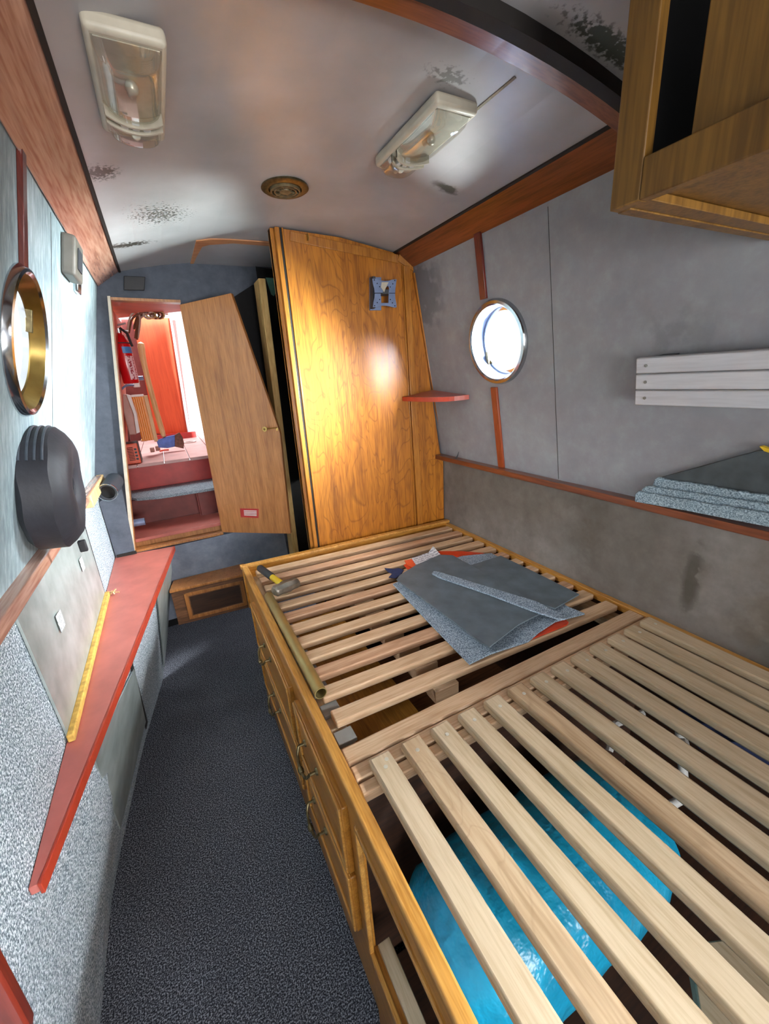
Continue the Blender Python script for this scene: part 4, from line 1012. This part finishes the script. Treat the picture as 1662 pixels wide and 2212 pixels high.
# far slats, running across
NF = 12; slz = .800
for i in range(NF):
    yl = 1.735-.0866*i; yr = 1.672-.0845*i
    if i == 11: yl, yr = .775, .735
    w = .046; x0_, x1_ = .222, 1.25
    bm = new(); prism(bm, [V(x0_, yl, slz-.022), V(x1_, yr, slz-.022), V(x1_, yr+w, slz-.022), V(x0_, yl+w, slz-.022)], V(0, 0, .022))
    s_o = obj('slat', bm, 'pine_x2' if i % 4 == 1 else 'pine_x', bed, .004, seg=2)
# cross beam in the middle
bm = new(); prism(bm, [V(XI+.004, .648, .775), V(1.255, .648, .775), V(1.255, .698, .775), V(XI+.004, .698, .775)], V(0, 0, .028)); obj('cross_beam', bm, 'pine_x', bed, .004)
bm = new(); bx(bm, XI+.004, .574, .775, 1.255, .60, .803); bx(bm, XI+.004, .607, .780, 1.255, .642, .806)
obj('cross_beam', bm, 'pine_x', bed, .003)
# near slats, running lengthwise
for i in range(13):
    x0_ = .236+.0783*i; yn = .62
    bm = new(); w = .05; prism(bm, [V(x0_, YNEAR, .808), V(x0_+w, YNEAR, .808), V(x0_+w, yn, .808), V(x0_, yn, .808)], V(0, 0, .022))
    s_o = obj('slat', bm, 'pine_y2' if i in (1, 5) else 'pine_y', bed, .005, seg=2)
    bm = new(); lathe(bm, [(0, .0008), (.0045, .0008), (.0045, -.001)], (x0_+.024, yn-.035, .830), (0, 0, 1), 12)
    if i == 0: lathe(bm, [(0, .0008), (.0045, .0008), (.0045, -.001)], (x0_+.034, yn-.02, .830), (0, 0, 1), 12)
    obj('screw', bm, 'silver', s_o, smooth=True)
box_obj('near_support', (XI, -.1, .775, 1.27, -.05, .806), 'pine_x', bed, .002)
# grey plastic slat holders
for k, y in enumerate((1.36, 1.275, 1.19, 1.10, 1.015, .93, .845, .745)):
    box_obj('slat_holder', (XI+.012, y-.012, .763, XI+.06, y+.03, .775), 'grey', bed, .002)
# pine blocks seen between slats (a second rail under the middle)
for k in range(8):
    y = .78+.105*k; box_obj('support_block', (.52+.02*k*0, y, .70, .60, y+.05, .745), 'pine_x', bed, .002)
box_obj('middle_support', (.545, .66, .66, .575, 1.8, .70), 'pine_y', bed, .002)
box_obj('inner_shelf', (XI, .66, .50, .56, 1.80, .515), 'oak_face', bed, .001)
box_obj('inner_board', (.56, .66, .12, 1.27, 1.80, .14), 'walnut', bed, .001)
box_obj('back_shade_board', (1.268, YNEAR, .10, 1.283, 1.75, .772), 'darkply', bed, .001)  # dark board added so the gaps between slats look shaded
# drawers
def drawer(y0_, y1_, z0_, z1_, hy):
    D = box_obj('drawer', (XB-.007, y0_, z0_, XB+.010, y1_, z1_), 'oak_face', bed, .003)
    bm = new(); w = .022; a_, b_ = XB-.013, XB-.006
    bx(bm, a_, y0_+.002, z1_-w, b_, y1_-.002, z1_-.002); bx(bm, a_, y0_+.002, z0_+.002, b_, y1_-.002, z0_+w)
    bx(bm, a_, y0_+.002, z0_+w, b_, y0_+w, z1_-w); bx(bm, a_, y1_-w, z0_+w, b_, y1_-.002, z1_-w)
    obj('front_moulding', bm, 'oak_y', D, .003)
    zc = (z0_+z1_)/2+.02; xh = XB-.007; bm = new(); L = .05
    for s in (-1, 1):
        lathe(bm, [(0, .006), (.009, .005), (.011, 0)], (xh, hy+s*L, zc), (-1, 0, 0), 12); tube(bm, [(xh, hy+s*L, zc), (xh-.02, hy+s*L, zc)], .004, 8)
    pts = [(xh-.02, hy-L, zc)]
    for k in range(1, 12):
        t = -1+2*k/12; pts.append((xh-.026-.006*(1-t*t), hy+L*t, zc-.03*(1-t*t)**.5))
    pts.append((xh-.02, hy+L, zc)); tube(bm, pts, .0042, 8)
    lathe(bm, [(0, -.012), (.007, -.008), (.0085, 0), (.007, .008), (0, .012)], (xh-.032, hy, zc-.03), (0, 1, 0), 10)
    obj('handle', bm, 'oldbrass', D, smooth=True)
drawer(1.05, 1.64, .515, .725, 1.38); drawer(1.05, 1.64, .30, .50, 1.36)
drawer(.625, .99, .515, .725, .86); drawer(.625, .99, .30, .50, .86)

# ------------------------------------------------------------------ things on and under the bed
# blue lagged hot water cylinder
tk = thing('hot_water_cylinder', (.62, .395, .116), 'blue foam-lagged hot water cylinder lying under the near slats', 'water cylinder')
bm = new(); prof = [(0, 0), (.07, .005), (.13, .03), (.162, .075), (.170, .13), (.171, .28), (.170, .42), (.168, .55), (.155, .61), (.10, .65), (0, .66)]
pr2 = []
for (r0, h0_), (r1_, h1_) in zip(prof, prof[1:]):
    for k in range(4): pr2.append((r0+(r1_-r0)*k/4, h0_+(h1_-h0_)*k/4))
pr2.append(prof[-1])
lathe(bm, pr2, (.242, .425, .435), (1, 0, 0), 64)
random.seed(5)
for v in bm.verts:
    n0 = V(0, v.co.y-.425, v.co.z-.435)
    if n0.length > .01: v.co += n0.normalized()*.006*math.sin(v.co.x*37+v.co.z*21)*math.sin(v.co.y*29+v.co.x*11)
obj('lagging', bm, 'gasblue', tk, smooth=True)
bm = new(); tube(bm, [(.87, .40, .43), (1.06, .38, .42), (1.08, .38, .44), (1.08, .42, .62)], .012, 10); tube(bm, [(.9, .5, .58), (.95, .52, .63), (1.04, .5, .64)], .01, 8)
obj('pipe', bm, 'whitep', tk, smooth=True)
box_obj('cradle', (.35, .33, .116, .40, .52, .30), 'pine_y', tk); box_obj('cradle', (.7, .33, .116, .75, .52, .30), 'pine_y', tk)
# white plastic pipe clips and dark bag to the right of the cylinder
bm = new(); p = P(1490, 1560, z=.70)
for a, b in (((1462, 1542), (1480, 1552)), ((1480, 1552), (1500, 1566)), ((1478, 1602), (1482, 1620))): tube(bm, [P(*a, z=.70), P(*b, z=.70)], .011, 8)
bm2 = bm; tag(obj('pipe_fitting', bm2, 'whitep', smooth=True), 'white plastic pipe fittings glimpsed between the right-hand slats', 'pipe fitting')
bm = new(); bmesh.ops.create_icosphere(bm, subdivisions=3, radius=1); p = P(1600, 1570, z=.60)
for v in bm.verts: v.co = V(p.x-.09+v.co.x*.06, p.y+v.co.y*.12, p.z+v.co.z*.04+.01*math.sin(v.co.y*9+v.co.x*5))
tag(obj('plastic_bag', bm, 'navy', smooth=True), 'dark blue plastic bag glimpsed under the right-hand slats', 'bag')
bm = new(); q = [P(1480, 2060, z=.3), P(1650, 2040, z=.3), P(1800, 2212, z=.3), P(1520, 2300, z=.3)]; prism(bm, q, V(0, 0, .04)); tag(obj('timber_offcut', bm, 'pine_y', None, .004), 'pale timber offcut under the near right slats', 'timber')
# pale blue sheet behind the cupboard opening
bm = new(); bx(bm, .232, -.6, .116, .238, .15, .5); tag(obj('blue_board', bm, 'bluegrey', None, .002), 'pale blue-grey board standing inside the open bed cupboard', 'board')

ZS = .801
def flat(name, pts, z0_, th, mat, label, cat, lift=None, group=None):
    q_ = []
    for i, (x, y) in enumerate(pts):
        l_ = (lift or {}).get(i, 0); q_.append(P(x, y, z=z0_+l_))
    bm = new(); prism(bm, q_, V(0, 0, th)); 
    return tag(obj(name, bm, mat, None, min(.0015, th/4)), label, cat, group)
flat('plastic_folder', [(905, 1205), (948, 1192), (1000, 1192), (1045, 1196), (1130, 1250), (1229, 1346), (1225, 1352), (1160, 1378), (1085, 1402), (1000, 1350), (872, 1222)], ZS, .004, 'redplastic', 'red plastic folder under the pile of carpet pieces', 'folder')
flat('orange_wallet', [(874, 1212), (905, 1205), (930, 1222), (900, 1232), (880, 1222)], ZS+.005, .003, 'orange', 'orange plastic wallet sticking out left of the pile', 'wallet')
flat('printed_letter', [(889, 1206), (932, 1192), (952, 1200), (946, 1207), (912, 1225), (900, 1222)], ZS+.01, .0012, 'paper', 'white printed letter lying beside the carpet pile', 'paper')
flat('paper_scrap', [(925, 1195), (936, 1180), (952, 1198)], ZS+.012, .001, 'paper', 'folded white paper corner standing up at the pile', 'paper', {1: .015})
flat('navy_cloth', [(831, 1228), (850, 1230), (862, 1228), (873, 1232), (868, 1240), (856, 1250), (840, 1248), (848, 1240), (838, 1236)], ZS+.001, .003, 'navy', 'small navy cloth scrap left of the carpet pile', 'cloth')
flat('carpet_offcut', [(849, 1264), (960, 1215), (1000, 1203), (1062, 1197), (1090, 1212), (1180, 1270), (1225, 1312), (1264, 1328), (1200, 1345), (1165, 1368), (1142, 1388), (1060, 1415), (1014, 1437), (925, 1345)], ZS+.006, .006, 'offcut', 'large speckled grey carpet piece at the bottom of the bed pile', 'carpet offcut', {3: .006})
flat('carpet_offcut', [(985, 1222), (1020, 1222), (1082, 1202), (1160, 1240), (1252, 1286), (1199, 1317), (1120, 1290), (1010, 1262)], ZS+.019, .005, 'rubber', 'dark rubber-backed piece at the right of the bed pile', 'carpet offcut')
flat('carpet_offcut', [(857, 1254), (864, 1244), (900, 1222), (950, 1200), (978, 1201), (1020, 1224), (1100, 1268), (1178, 1322), (1120, 1352), (1058, 1400), (1040, 1392), (960, 1330)], ZS+.026, .005, 'rubber', 'large upside-down carpet piece on top of the bed pile', 'carpet offcut', {9: .015, 10: .006})
flat('carpet_strip', [(933, 1241), (938, 1236), (950, 1238), (1080, 1278), (1160, 1302), (1212, 1330), (1222, 1340), (1206, 1340), (1150, 1322), (1050, 1284), (950, 1250)], ZS+.034, .006, 'offcut', 'narrow speckled carpet strip lying across the bed pile', 'carpet strip')

# hammer
h1, h2 = P(560, 1226, z=.85), P(612, 1264, z=.848)
hm = thing('club_hammer', (h2.x, h2.y, .80), 'club hammer with yellow and black handle at the bed corner', 'hammer')
d = (h2-h1)
bm = new(); tube(bm, [h1, h1.lerp(h2, .05), h1.lerp(h2, .55), h1.lerp(h2, .58)], [.011, .015, .0155, .012], 12); obj('grip', bm, 'blackrub', hm, smooth=True)
bm = new(); tube(bm, [h1-d*.02, h1+d*.02], .010, 10); obj('pommel', bm, 'yellow', hm, smooth=True); bm = new(); tube(bm, [h1.lerp(h2, .55), h1.lerp(h2, .95)], [.0125, .013], 12); obj('handle', bm, 'yellow', hm, smooth=True)
s = V(-d.y, d.x, 0).normalized(); dn = V(d.x, d.y, 0).normalized()
a = P(592, 1278, z=.845); b_ = P(643, 1257, z=.832); hdv = (b_-a)
bm = new(); e = V(-hdv.y, hdv.x, 0).normalized()
def octo(c_, r):
    return [c_+e*r*math.cos(math.radians(22.5+45*k))+V(0, 0, 1)*r*math.sin(math.radians(22.5+45*k)) for k in range(8)]
rings = [octo(a.lerp(b_, t), r) for t, r in ((0, .017), (.07, .023), (.3, .023), (.4, .026), (.6, .026), (.7, .023), (.93, .023), (1, .017))]
vs = [[bm.verts.new(p) for p in r] for r in rings]
for p, q_ in zip(vs, vs[1:]):
    for k in range(8): bm.faces.new((p[k], p[(k+1) % 8], q_[(k+1) % 8], q_[k]))
bm.faces.new(vs[0][::-1]); bm.faces.new(vs[-1]); obj('hammer_head', bm, 'rusty', hm, .002)
# brass tube on the rail side
t0, t1 = P(585, 1285, z=.82), P(682, 1500, z=.826)
t0 = V(.2165, t0.y-.0, .8185); t1 = V(.2160, P(682, 1500, z=.826).y, .822)
bm = new(); n = 28; L_ = (t1-t0).length
lathe(bm, [(.0145, 0), (.0165, 0), (.0165, L_), (.0145, L_)], t0, t1-t0, n, True)
tb = tag(obj('brass_tube', bm, 'dullbrass', smooth=True), 'long dull brass tube lying along the bed rail', 'tube')
